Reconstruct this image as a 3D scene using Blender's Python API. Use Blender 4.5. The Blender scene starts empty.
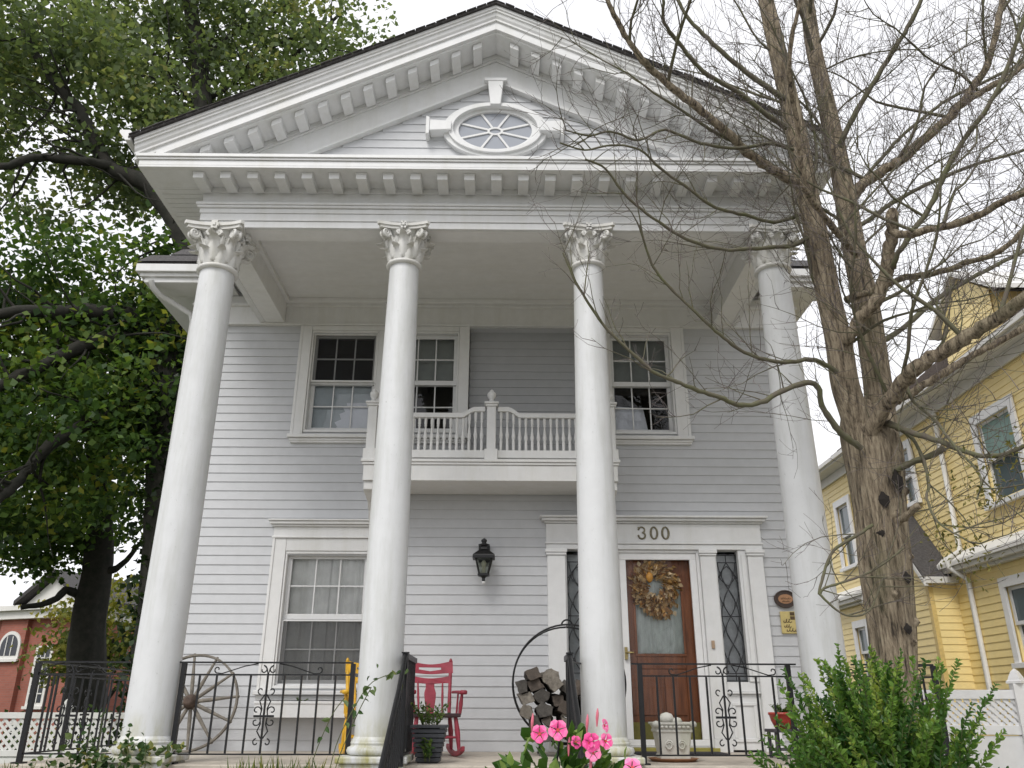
import bpy, math, random
import numpy as np
from mathutils import Vector, Matrix
random.seed(7); rng = np.random.default_rng(7)
R_ = math.radians
scene = bpy.context.scene

# ---------------------------------------------------------------- camera
cam_d = bpy.data.cameras.new('camera'); cam = bpy.data.objects.new('camera', cam_d)
scene.collection.objects.link(cam); scene.camera = cam
PITCH, YAW, ROLL = math.atan(818/2065), R_(0.55), 0.003
Fv = Vector((math.sin(YAW)*math.cos(PITCH), math.cos(YAW)*math.cos(PITCH), math.sin(PITCH)))
Rv = Vector((math.cos(YAW), -math.sin(YAW), 0)); Uv = Rv.cross(Fv)
R2 = Rv*math.cos(ROLL)+Uv*math.sin(ROLL); U2 = Uv*math.cos(ROLL)-Rv*math.sin(ROLL)
cam.matrix_world = Matrix(((R2.x, U2.x, -Fv.x, 0), (R2.y, U2.y, -Fv.y, -7.36), (R2.z, U2.z, -Fv.z, .43), (0, 0, 0, 1)))
cam_d.sensor_fit = 'HORIZONTAL'; cam_d.sensor_width = 36; cam_d.lens = 36*818/1024
cam_d.clip_start = .05; cam_d.clip_end = 2000

# ---------------------------------------------------------------- sky, sun, exposure
SUN_EL, SUN_AZ = R_(50), R_(205)          # azimuth measured clockwise from +Y (behind the viewer, to the left)
world = bpy.data.worlds.new('World'); scene.world = world; world.use_nodes = True
nt = world.node_tree; nt.nodes.clear()
wo = nt.nodes.new('ShaderNodeOutputWorld'); bg = nt.nodes.new('ShaderNodeBackground')
sky = nt.nodes.new('ShaderNodeTexSky'); sky.sky_type = 'NISHITA'; sky.sun_disc = False
sky.sun_elevation = SUN_EL; sky.sun_rotation = SUN_AZ; sky.dust_density = 3; sky.air_density = 1
hs = nt.nodes.new('ShaderNodeHueSaturation'); hs.inputs['Saturation'].default_value = .12
mixw = nt.nodes.new('ShaderNodeMixRGB'); mixw.inputs[0].default_value = .75
tcw = nt.nodes.new('ShaderNodeTexCoord'); nzw = nt.nodes.new('ShaderNodeTexNoise'); nzw.inputs['Scale'].default_value = 2.2; nzw.inputs['Detail'].default_value = 5
rw = nt.nodes.new('ShaderNodeValToRGB')
rw.color_ramp.elements[0].position = .3; rw.color_ramp.elements[0].color = (8.6, 8.7, 9.3, 1)
rw.color_ramp.elements[1].position = .7; rw.color_ramp.elements[1].color = (11.2, 11.2, 11.5, 1)
L = nt.links.new
L(tcw.outputs['Generated'], nzw.inputs['Vector']); L(nzw.outputs['Fac'], rw.inputs['Fac'])
L(sky.outputs[0], hs.inputs['Color']); L(hs.outputs[0], mixw.inputs[1]); L(rw.outputs[0], mixw.inputs[2])
L(mixw.outputs[0], bg.inputs['Color']); bg.inputs['Strength'].default_value = .095; L(bg.outputs[0], wo.inputs[0])
sd = bpy.data.lights.new('sun', 'SUN'); sd.energy = 1.5; sd.angle = R_(22); sd.color = (1, .97, .93)
sun = bpy.data.objects.new('sun', sd); scene.collection.objects.link(sun)
sdir = Vector((math.sin(SUN_AZ)*math.cos(SUN_EL), math.cos(SUN_AZ)*math.cos(SUN_EL), math.sin(SUN_EL)))
sun.rotation_euler = sdir.to_track_quat('Z', 'Y').to_euler()
vs = scene.view_settings; vs.view_transform = 'Standard'; vs.look = 'None'; vs.gamma = 1; vs.use_curve_mapping = False
vs.exposure = 0.5
scene.render.engine = 'CYCLES'
scene.cycles.max_bounces = 8; scene.cycles.transparent_max_bounces = 12

# ---------------------------------------------------------------- helpers
def link(o): scene.collection.objects.link(o); return o
def tag(o, label=None, cat=None, group=None, kind=None):
    if label: o['label'] = label
    if cat: o['category'] = cat
    if group: o['group'] = group
    if kind: o['kind'] = kind
    return o
def thing(name, label, cat, loc=(0, 0, 0), rz=0, group=None):
    o = link(bpy.data.objects.new(name, None)); o.location = loc; o.rotation_euler = (0, 0, rz); o.empty_display_size = .1
    return tag(o, label, cat, group)
def part(name, parent, loc=(0, 0, 0)):      # an empty part holding sub-parts is avoided: every part is a mesh
    raise NotImplementedError
def copy_tree(o, parent=None):
    c = o.copy(); link(c)
    if parent is not None: c.parent = parent
    for ch in list(o.children): copy_tree(ch, c)
    return c

class MB:
    def __init__(s): s.v = []; s.f = []; s.sm = []
    def add(s, vs, fs, smooth=False):
        b = len(s.v); s.v += [tuple(p) for p in vs]; s.f += [tuple(i+b for i in f) for f in fs]; s.sm += [smooth]*len(fs); return s
    def box(s, x0, x1, y0, y1, z0, z1):
        v = [(x, y, z) for z in (z0, z1) for y in (y0, y1) for x in (x0, x1)]
        return s.add(v, [(0, 2, 3, 1), (4, 5, 7, 6), (0, 1, 5, 4), (2, 6, 7, 3), (0, 4, 6, 2), (1, 3, 7, 5)])
    def obox(s, c, ax, ay, az):                # oriented box, half-axis vectors
        c, ax, ay, az = map(Vector, (c, ax, ay, az)); v = [c+ax*i+ay*j+az*k for k in (-1, 1) for j in (-1, 1) for i in (-1, 1)]
        return s.add(v, [(0, 2, 3, 1), (4, 5, 7, 6), (0, 1, 5, 4), (2, 6, 7, 3), (0, 4, 6, 2), (1, 3, 7, 5)])
    def bar(s, a, b, w, h, up=(0, 0, 1)):
        a, b = Vector(a), Vector(b); d = (b-a); l = d.length; d.normalize(); up = Vector(up)
        x = d.cross(up)
        if x.length < 1e-4: x = d.cross(Vector((0, 1, 0)))
        x.normalize(); y = x.cross(d)
        return s.obox((a+b)/2, x*w/2, y*h/2, d*l/2)
    def tube(s, pts, rad, n=8, caps=True, smooth=True, noise=0):
        pts = [Vector(p) for p in pts]; m = len(pts)
        if not hasattr(rad, '__len__'): rad = [rad]*m
        t = [(pts[min(i+1, m-1)]-pts[max(i-1, 0)]).normalized() for i in range(m)]
        ref = Vector((0, 0, 1)) if abs(t[0].z) < .9 else Vector((0, 1, 0))
        x = t[0].cross(ref).normalized(); V = []
        for i in range(m):
            x = (x-t[i]*x.dot(t[i]));
            x = x.normalized() if x.length > 1e-6 else t[i].orthogonal().normalized()
            y = t[i].cross(x)
            for k in range(n):
                a = 2*math.pi*k/n; r = rad[i]*(1+noise*(random.random()-.5))
                V.append(pts[i]+x*(math.cos(a)*r)+y*(math.sin(a)*r))
        Fs = [(i*n+k, i*n+(k+1) % n, (i+1)*n+(k+1) % n, (i+1)*n+k) for i in range(m-1) for k in range(n)]
        s.add(V, Fs, smooth)
        if caps:
            s.add([V[k] for k in range(n)][::-1], [tuple(range(n))]); s.add([V[(m-1)*n+k] for k in range(n)], [tuple(range(n))])
        return s
    def lathe(s, prof, c=(0, 0, 0), n=24, smooth=True, caps=True):
        V = []
        for r, z in prof:
            for k in range(n):
                a = 2*math.pi*k/n; V.append((c[0]+r*math.cos(a), c[1]+r*math.sin(a), c[2]+z))
        m = len(prof)
        s.add(V, [(i*n+k, i*n+(k+1) % n, (i+1)*n+(k+1) % n, (i+1)*n+k) for i in range(m-1) for k in range(n)], smooth)
        if caps:
            s.add(V[:n][::-1], [tuple(range(n))]); s.add(V[-n:], [tuple(range(n))])
        return s
    def prism(s, poly, f0, f1):                # poly: list of 2-tuples; f0,f1 map (a,b)->xyz
        n = len(poly); v = [f0(*p) for p in poly]+[f1(*p) for p in poly]
        return s.add(v, [(i, (i+1) % n, n+(i+1) % n, n+i) for i in range(n)]+[tuple(range(n))[::-1], tuple(range(n, 2*n))])
    def ring(s, f_out, f_in, n, front, back):  # annular frame: f(a)->(x,z); front/back y
        V = []
        for k in range(n):
            a = 2*math.pi*k/n; xo, zo = f_out(a); xi, zi = f_in(a)
            V += [(xo, front, zo), (xi, front, zi), (xi, back, zi), (xo, back, zo)]
        Fs = []
        for k in range(n):
            j = (k+1) % n
            for q in range(4): Fs.append((4*k+q, 4*j+q, 4*j+(q+1) % 4, 4*k+(q+1) % 4))
        return s.add(V, Fs)
    def build(s, name, m, parent=None, bevel=0, loc=None, fix=True):
        me = bpy.data.meshes.new(name); me.from_pydata(s.v, [], s.f); me.materials.append(m)
        me.polygons.foreach_set('use_smooth', s.sm)
        if fix:
            import bmesh
            bm = bmesh.new(); bm.from_mesh(me); bmesh.ops.recalc_face_normals(bm, faces=bm.faces); bm.to_mesh(me); bm.free()
        me.update(); o = link(bpy.data.objects.new(name, me))
        if parent is not None: o.parent = parent
        if loc: o.location = loc
        if bevel:
            md = o.modifiers.new('bevel', 'BEVEL'); md.width = bevel; md.segments = 2; md.limit_method = 'ANGLE'; md.angle_limit = R_(40)
        return o
def again(o, loc, parent=None, rot=None):      # another copy of a mesh part
    c = o.copy(); link(c); c.location = loc; c.parent = parent if parent is not None else o.parent
    if rot is not None: c.rotation_euler = rot
    return c

# ---------------------------------------------------------------- materials
def nodes_of(name):
    m = bpy.data.materials.new(name); m.use_nodes = True; t = m.node_tree
    return m, t, t.nodes['Principled BSDF']
def ramp(t, fac, stops):
    r = t.nodes.new('ShaderNodeValToRGB'); el = r.color_ramp.elements
    while len(el) < len(stops): el.new(.5)
    for e, (p, c) in zip(el, stops): e.position = p; e.color = (*c, 1) if len(c) == 3 else c
    t.links.new(fac, r.inputs['Fac']); return r.outputs['Color']
def noise(t, scale, detail=6, rough=.6, stretch=(1, 1, 1), coord='Object'):
    tc = t.nodes.new('ShaderNodeTexCoord'); mp = t.nodes.new('ShaderNodeMapping'); mp.inputs['Scale'].default_value = stretch
    n = t.nodes.new('ShaderNodeTexNoise'); n.inputs['Scale'].default_value = scale; n.inputs['Detail'].default_value = detail; n.inputs['Roughness'].default_value = rough
    if coord == 'Position':
        g = t.nodes.new('ShaderNodeNewGeometry'); t.links.new(g.outputs['Position'], mp.inputs['Vector'])
    else: t.links.new(tc.outputs[coord], mp.inputs['Vector'])
    t.links.new(mp.outputs[0], n.inputs['Vector']); return n.outputs['Fac']
def mixc(t, fac, a, b, mode='MIX'):
    m = t.nodes.new('ShaderNodeMixRGB'); m.blend_type = mode
    for i, q in ((0, fac), (1, a), (2, b)):
        if hasattr(q, 'is_output') or isinstance(q, bpy.types.NodeSocket): t.links.new(q, m.inputs[i])
        else: m.inputs[i].default_value = q if i == 0 else (*q, 1)
    return m.outputs[0]
def bump(t, p, h, strength=.3, dist=.01):
    b = t.nodes.new('ShaderNodeBump'); b.inputs['Strength'].default_value = strength; b.inputs['Distance'].default_value = dist
    t.links.new(h, b.inputs['Height']); t.links.new(b.outputs[0], p.inputs['Normal'])
def paint(name, c, rough=.5, dirt=(.45, .44, .38), amount=.25, grain=9, algae=False, streak=(1, 1, .12), bstr=.12):
    m, t, p = nodes_of(name)
    c2 = tuple(x*.93 for x in c)
    base = ramp(t, noise(t, grain, 5, coord='Position'), [(.3, c2), (.7, c)])
    st = noise(t, 5, 7, .7, streak, 'Position')
    k = t.nodes.new('ShaderNodeMapRange'); k.inputs['From Min'].default_value = .47; k.inputs['From Max'].default_value = .70; k.inputs['To Max'].default_value = amount
    t.links.new(st, k.inputs['Value']); col = mixc(t, k.outputs[0], base, tuple(a*b*1.6 for a, b in zip(c, dirt)))
    # small flecks of grime
    fl = noise(t, 45, 3, .6, (1, 1, .6), 'Position')
    k2 = t.nodes.new('ShaderNodeMapRange'); k2.inputs['From Min'].default_value = .66; k2.inputs['From Max'].default_value = .8; k2.inputs['To Max'].default_value = amount*.9
    t.links.new(fl, k2.inputs['Value']); col = mixc(t, k2.outputs[0], col, tuple(a*b for a, b in zip(c, dirt)))
    if algae:
        g = t.nodes.new('ShaderNodeNewGeometry'); sp = t.nodes.new('ShaderNodeSeparateXYZ'); t.links.new(g.outputs['Position'], sp.inputs[0])
        mr = t.nodes.new('ShaderNodeMapRange'); mr.inputs['From Min'].default_value = .42; mr.inputs['From Max'].default_value = .02; t.links.new(sp.outputs['Z'], mr.inputs['Value'])
        an = noise(t, 9, 6, .7, (1, 1, .35), 'Position'); ad = t.nodes.new('ShaderNodeMath'); ad.operation = 'MULTIPLY'
        k3 = t.nodes.new('ShaderNodeMapRange'); k3.inputs['From Min'].default_value = .42; k3.inputs['From Max'].default_value = .66; t.links.new(an, k3.inputs['Value'])
        t.links.new(mr.outputs[0], ad.inputs[0]); t.links.new(k3.outputs[0], ad.inputs[1])
        col = mixc(t, ad.outputs[0], col, (.33, .31, .10))
    t.links.new(col, p.inputs['Base Color']); p.inputs['Roughness'].default_value = rough
    bump(t, p, noise(t, 30, 5, .6, (1, 1, .5), 'Position'), bstr, .004)
    return m
def plain(name, c, rough=.5, metal=0, var=.15, scale=12, bstr=.15, c2=None, stretch=(1, 1, 1)):
    m, t, p = nodes_of(name)
    n = noise(t, scale, 6, .65, stretch)
    a = c2 if c2 else tuple(x*(1-var*1.5) for x in c)
    t.links.new(ramp(t, n, [(.32, a), (.68, tuple(min(1, x*(1+var*.3)) for x in c))]), p.inputs['Base Color'])
    p.inputs['Roughness'].default_value = rough; p.inputs['Metallic'].default_value = metal
    if bstr: bump(t, p, noise(t, scale*3, 5, .6, stretch), bstr, .006)
    return m
def glass(name, tint=(.85, .88, .88), rough=.0, ior=1.5, dirt=.0):
    m = bpy.data.materials.new(name); m.use_nodes = True; t = m.node_tree; t.nodes.clear()
    o = t.nodes.new('ShaderNodeOutputMaterial'); tr = t.nodes.new('ShaderNodeBsdfTransparent'); tr.inputs[0].default_value = (*tint, 1)
    gl = t.nodes.new('ShaderNodeBsdfGlossy'); gl.inputs['Roughness'].default_value = rough; fr = t.nodes.new('ShaderNodeFresnel'); fr.inputs[0].default_value = ior
    bp = t.nodes.new('ShaderNodeBump'); bp.inputs['Strength'].default_value = .05; bp.inputs['Distance'].default_value = .02
    t.links.new(noise(t, 2.5, 2, .5, (1, 1, 1), 'Position'), bp.inputs['Height']); t.links.new(bp.outputs[0], gl.inputs['Normal'])
    mx = t.nodes.new('ShaderNodeMixShader'); t.links.new(fr.outputs[0], mx.inputs[0]); t.links.new(tr.outputs[0], mx.inputs[1]); t.links.new(gl.outputs[0], mx.inputs[2])
    t.links.new(mx.outputs[0], o.inputs[0]); return m
def leafmat(name, stops, trans=.35, rough=.5):
    m, t, p = nodes_of(name)
    at = t.nodes.new('ShaderNodeAttribute'); at.attribute_name = 'tint'
    col = ramp(t, at.outputs['Fac'], stops)
    t.links.new(col, p.inputs['Base Color']); p.inputs['Roughness'].default_value = rough; p.inputs['Specular IOR Level'].default_value = .3
    tl = t.nodes.new('ShaderNodeBsdfTranslucent'); t.links.new(mixc(t, 1, col, (1.0, 1.0, .55), 'MULTIPLY'), tl.inputs[0])
    mx = t.nodes.new('ShaderNodeMixShader'); mx.inputs[0].default_value = trans; o = t.nodes['Material Output']
    t.links.new(p.outputs[0], mx.inputs[1]); t.links.new(tl.outputs[0], mx.inputs[2]); t.links.new(mx.outputs[0], o.inputs[0]); return m

WHITE = paint('white_paint', (.72, .725, .725), .5, amount=.30)
TRIM = paint('trim_paint', (.74, .74, .73), .5, amount=.30)
COLUMN = paint('column_paint', (.64, .65, .655), .45, dirt=(.40, .40, .36), amount=.55, algae=True, grain=5)
CAPITAL = paint('capital_paint', (.66, .655, .63), .6, amount=.5)
SIDING = paint('grey_siding_paint', (.545, .555, .57), .5, dirt=(.5, .5, .48), amount=.14, streak=(.3, 1, 1))
CEIL = paint('ceiling_paint', (.78, .78, .77), .6, amount=.2, streak=(.2, 1, 1))
VINYL = paint('white_vinyl', (.80, .80, .80), .35, amount=.12)
YELLOW = paint('yellow_siding_paint', (.89, .72, .34), .5, amount=.12, streak=(1, .3, 1), dirt=(.6, .6, .5))
YTRIM = paint('pale_trim_paint', (.72, .71, .68), .5, amount=.2)
IRON = plain('black_iron', (.009, .0095, .011), .4, .2, .3, 30, .2)
SHINGLE = plain('dark_shingle', (.075, .07, .07), .85, 0, .4, 25, .6)
BRONZE = plain('aged_bronze', (.22, .20, .13), .5, .4, .3, 40)
PORCH = plain('beige_concrete', (.50, .45, .38), .85, 0, .18, 6, .3)
STEP = plain('step_concrete', (.40, .38, .34), .9, 0, .2, 7, .3)
GLASS = glass('window_glass', (.95, .96, .96), 0, 1.52)
STORMGLASS = glass('storm_glass', (.95, .95, .95), 0, 1.28)
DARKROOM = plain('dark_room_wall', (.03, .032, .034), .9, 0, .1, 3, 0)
CURTAIN = plain('sheer_curtain', (.85, .85, .82), .9, 0, .12, 5, 0)
SHADE = plain('grey_shade', (.36, .385, .37), .9, 0, .12, 4, 0)
PALE = plain('pale_blind', (.50, .55, .58), .8, 0, .1, 4, 0)
LINEN_OR_REFLECTION = plain('white_drape_or_reflection', (.80, .82, .88), .8, 0, .08, 4, 0)
# ================================================================ setting
def plane(name, x0, x1, y0, y1, z, m, kind='structure'):
    o = MB().add([(x0, y0, z), (x1, y0, z), (x1, y1, z), (x0, y1, z)], [(0, 1, 2, 3)]).build(name, m, fix=False); o['kind'] = kind; return o
GRASSG = plain('lawn_soil', (.07, .09, .035), .95, 0, .35, 3, .5, c2=(.10, .085, .05))
WALK = plain('walk_concrete', (.44, .42, .39), .9, 0, .2, 4, .3)
ASPH = plain('asphalt', (.055, .055, .056), .9, 0, .25, 20, .4)
GZ = -1.1
plane('ground', -400, 400, -400, 400, GZ, GRASSG)
plane('bounce_slab', -7.5, 7.5, -5.6, -1.95, GZ+.01, WALK)  # unseen pale slab, added to bounce light up onto the portico ceiling
plane('pavement', -60, 60, -7.9, -5.6, GZ+.012, WALK)
plane('road', -200, 200, -17, -8.6, GZ+.008, ASPH)
kb = MB().box(-60, 60, -8.6, -8.45, GZ-.1, GZ+.03).build('kerb', WALK); kb['kind'] = 'structure'

# ================================================================ cladding helper
def clad(mb, f, u0, u1, z0, z1, holes=(), e=.107, lip=.012, shape=None):
    """lap siding; f(u,z,out)->xyz ; holes (ua,ub,za,zb) ; shape(z)->(umin,umax)"""
    n = int(round((z1-z0)/e)); e = (z1-z0)/n
    for i in range(n):
        a, b = z0+i*e, z0+(i+1)*e; zc = (a+b)/2
        segs = [(u0, u1)]
        if shape:
            s0, s1 = shape(zc); segs = [(max(u0, s0), min(u1, s1))] if s1 > s0 else []
        for (ua, ub, za, zb) in holes:
            if za < zc < zb:
                ns = []
                for p, q in segs:
                    if ub <= p or ua >= q: ns.append((p, q)); continue
                    if ua > p: ns.append((p, ua))
                    if ub < q: ns.append((ub, q))
                segs = ns
        for p, q in segs:
            # split into boards with slightly different set
            j = .0012*(random.random()-.5)
            v = [f(p, a, lip+j), f(q, a, lip+j), f(q, b+.004, .002), f(p, b+.004, .002), f(p, a, 0), f(q, a, 0)]
            mb.add(v, [(0, 1, 2, 3), (4, 5, 1, 0)])
def solid(mb, f, u0, u1, z0, z1, d0, d1, holes=()):
    us = sorted({u0, u1, *[h[0] for h in holes], *[h[1] for h in holes]}); zs = sorted({z0, z1, *[h[2] for h in holes], *[h[3] for h in holes]})
    us = [u for u in us if u0 <= u <= u1]; zs = [z for z in zs if z0 <= z <= z1]
    for i in range(len(us)-1):
        for k in range(len(zs)-1):
            uc, zc = (us[i]+us[i+1])/2, (zs[k]+zs[k+1])/2
            if any(h[0] < uc < h[1] and h[2] < zc < h[3] for h in holes): continue
            vv = [f(u, z, d) for d in (d0, d1) for z in (zs[k], zs[k+1]) for u in (us[i], us[i+1])]
            mb.add(vv, [(0, 1, 3, 2), (4, 6, 7, 5), (0, 2, 6, 4), (1, 5, 7, 3), (0, 4, 5, 1), (2, 3, 7, 6)])

# ================================================================ the house
house = thing('house', 'grey clapboard house with white two storey columned portico and pediment', 'house')
WY = 2.14; XL, XR = -3.95, 3.70
CX = (-2.905, -1.035, .845, 2.745)
front = lambda u, z, d: (u, WY-d, z)
WIN = {'a': (-2.45, -1.60, 3.54, 4.90, 4.21), 'b': (-1.40, -.58, 3.54, 4.90, 4.21), 'c': (1.31, 2.11, 3.54, 4.90, 4.21), 'd': (-2.50, -1.53, .62, 2.10, 1.37)}
DOORHOLE = (.66, 2.82, 0, 2.16)
RECESS = (-.45, 1.168, 3.02, 4.955)
holes = [w[:4] for w in WIN.values()]+[DOORHOLE, RECESS]
mb = MB(); clad(mb, front, XL, XR, 0, 4.975, holes); mb.build('front_wall', SIDING, house, fix=False)
mb = MB(); solid(mb, front, XL, XR, -1.1, 5.6, -.003, -.2, holes); mb.build('wall_core', SIDING, house)
RD = .13
SIDING_SHADED = paint('shade_darkened_siding_paint', (.41, .42, .435), .5, dirt=(.5, .5, .48), amount=.14, streak=(.3, 1, 1))  # grey siding darkened, part of the panel's shade put into its colour
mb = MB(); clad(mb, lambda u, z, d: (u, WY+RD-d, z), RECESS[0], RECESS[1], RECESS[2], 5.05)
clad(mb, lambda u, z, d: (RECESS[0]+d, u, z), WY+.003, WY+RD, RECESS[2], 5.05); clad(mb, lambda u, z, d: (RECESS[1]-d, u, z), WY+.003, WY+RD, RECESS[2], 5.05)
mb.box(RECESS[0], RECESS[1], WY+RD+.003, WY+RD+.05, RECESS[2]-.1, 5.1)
mb.build('balcony_recess', SIDING_SHADED, house, fix=False)
mb = MB(); clad(mb, lambda u, z, d: (XL-d, WY+u, z), 0, 9, 0, 5.38); clad(mb, lambda u, z, d: (XR+d, WY+u, z), 0, 9, 0, 5.38)
mb.box(XL+.003, XL+.2, WY+.2, 11.1, -1.1, 5.5); mb.box(XR-.2, XR-.003, WY+.2, 11.1, -1.1, 5.5); mb.box(XL+.2, XR-.2, 10.9, 11.1, -1.1, 5.5)
mb.build('side_wall', SIDING, house, fix=False)
MB().box(XL-.03, XR+.03, WY-.035, WY+.03, -1.1, -.002).build('foundation', PORCH, house)
# corner boards
for x in (XL, XR):
    MB().box(x-.02, x+.02+.0, WY-.022, WY+.10, 0, 4.97).build('corner_board', TRIM, house)
# wall frieze under the portico ceiling (and out to the eaves)
fr = MB().box(XL-.05, XR+.05, WY-.05, WY-.002, 4.99, 5.37).box(XL-.055, XR+.055, WY-.065, WY-.002, 4.965, 4.995)
fr.box(XL-.06, XR+.06, WY-.085, WY-.002, 5.22, 5.262).build('wall_frieze', TRIM, house, .004)

# ---- main hip roof with eaves
ez, eo = 5.60, .62
mb = MB(); x0, x1, y0, y1 = XL-.66, XR+.40, WY-.5, 11.6; zr = ez+.92*4.4
mb.add([(x0, y0, ez), (x1, y0, ez), (x1, y1, ez), (x0, y1, ez), (-.4, y0+4.6, zr), (.2, y0+4.6, zr), (x0+.1, y0+.1, ez-.02), (x1-.1, y0+.1, ez-.02), (x1-.1, y1-.1, ez-.02), (x0+.1, y1-.1, ez-.02)],
       [(0, 1, 5, 4), (1, 2, 5), (2, 3, 4, 5), (3, 0, 4), (6, 9, 8, 7)])
for i in range(14):      # shingle courses on the visible front slope
    t = i*.07; q = lambda u, s: (x0+(u)*(x1-x0), y0+s*4.6, ez+s*(zr-ez)+.006)
    a0, a1 = t*.93, 1-t*.93*.93
    mb.add([q(a0*.45+.0, t), q(1-a0*.45, t), q(1-a0*.45, t+.072), q(a0*.45, t+.072)], [(0, 1, 2, 3)])
    mb.v[-4] = (mb.v[-4][0], mb.v[-4][1], mb.v[-4][2]+.015); mb.v[-3] = (mb.v[-3][0], mb.v[-3][1], mb.v[-3][2]+.015)
mb.build('main_roof', SHINGLE, house, fix=False)
def eave_run(mb, ab, z0=5.38):
    for (a, b) in (ab,):
        mb.box(a+.08, b, y0+.08, WY-.002, z0, z0+.03)                          # soffit
        mb.box(a+.10, b, y0+.075, y0+.11, z0-.02, z0+.05)                       # lower moulding
        mb.box(a+.045, b, y0+.04, y0+.09, z0+.05, z0+.10)
        mb.box(a, b, y0, y0+.06, z0+.10, z0+.205)                               # gutter face
    for (xa, sgn) in (((x0, 1),) if ab[0] == x0 else ((x1, -1),)):
        mb.box(min(xa, xa+sgn*.06), max(xa, xa+sgn*.06), y0+.062, y1, z0+.10, z0+.205)
        xs = sorted((xa+sgn*.082, xa+sgn*(.66 if sgn > 0 else .40))); mb.box(xs[0], xs[1], WY, y1, z0, z0+.03)
    return mb
for ab in ((x0, XL+.5), (XR-.5, x1)): eave_run(MB(), ab).build('eave', WHITE, house, .006)
MB().tube([(-4.42, 1.70, 5.38), (-4.40, 1.74, 5.30), (-4.34, 1.86, 5.25), (-4.02, 2.06, 5.10), (-3.99, 2.10, 5.0), (-3.99, 2.10, .1)], .035, 8).build('downspout', WHITE, house)

# ---- porch floor, pedestals
MB().box(-4.05, 3.80, -.14, WY-.036, -.10, 0).build('porch_floor', PORCH, house, .008)
MB().box(-4.02, 3.77, -.10, WY-.04, -1.1, -.103).build('porch_skirt', PORCH, house)
st = [MB().box(-.82, .52, -.14-.30*(i+1), -.1402-.30*i if i else -.1402, -1.1, -.183*(i+1)).build('porch_step', STEP, house, .012) for i in range(6)]

# ---- columns
def leaf_strip(mb, ang, z0, h, r0, r1, w, curl, lobes=5, thick=.012):
    """acanthus leaf growing up the bell: angle, base height, height, bell radii, half width, curl distance"""
    nu, nv = 7, 11; P = []
    for j in range(nv):
        t = j/(nv-1)
        if t < .78:
            k = t/.78; z = z0+h*k; r = r0+(r1-r0)*k+.006+.012*math.sin(k*math.pi)*.6
        else:
            k = (t-.78)/.22; a = k*2.3
            z = z0+h+math.sin(a)*curl*.45; r = r1+.006+(1-math.cos(a))*curl*.62
        ww = w*(.80+.28*math.sin(t*3.0))*(1+.16*math.cos(t*lobes*2*math.pi))*(1 if t < .8 else 1-.55*((t-.8)/.2)**1.5)
        for i in range(nu):
            u = (i/(nu-1)-.5)*2; rr = r-abs(u)**2*.014+.010*(abs(u) < .2)
            a = ang+u*ww/max(r, .1)
            P.append((rr*math.cos(a), rr*math.sin(a), z-abs(u)*.006))
    Q = [(x-thick*math.cos(ang), y-thick*math.sin(ang), z-.004) for x, y, z in P]; n = len(P)
    Fs = []
    for j in range(nv-1):
        for i in range(nu-1):
            a = j*nu+i; Fs += [(a, a+1, a+nu+1, a+nu), (n+a, n+a+nu, n+a+nu+1, n+a+1)]
    rim = [i for i in range(nu)]+[j*nu+nu-1 for j in range(1, nv)]+[(nv-1)*nu+i for i in range(nu-2, -1, -1)]+[j*nu for j in range(nv-2, 0, -1)]
    for a, b in zip(rim, rim[1:]+rim[:1]): Fs.append((a, n+a, n+b, b))
    mb.add(P+Q, Fs, True)
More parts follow.
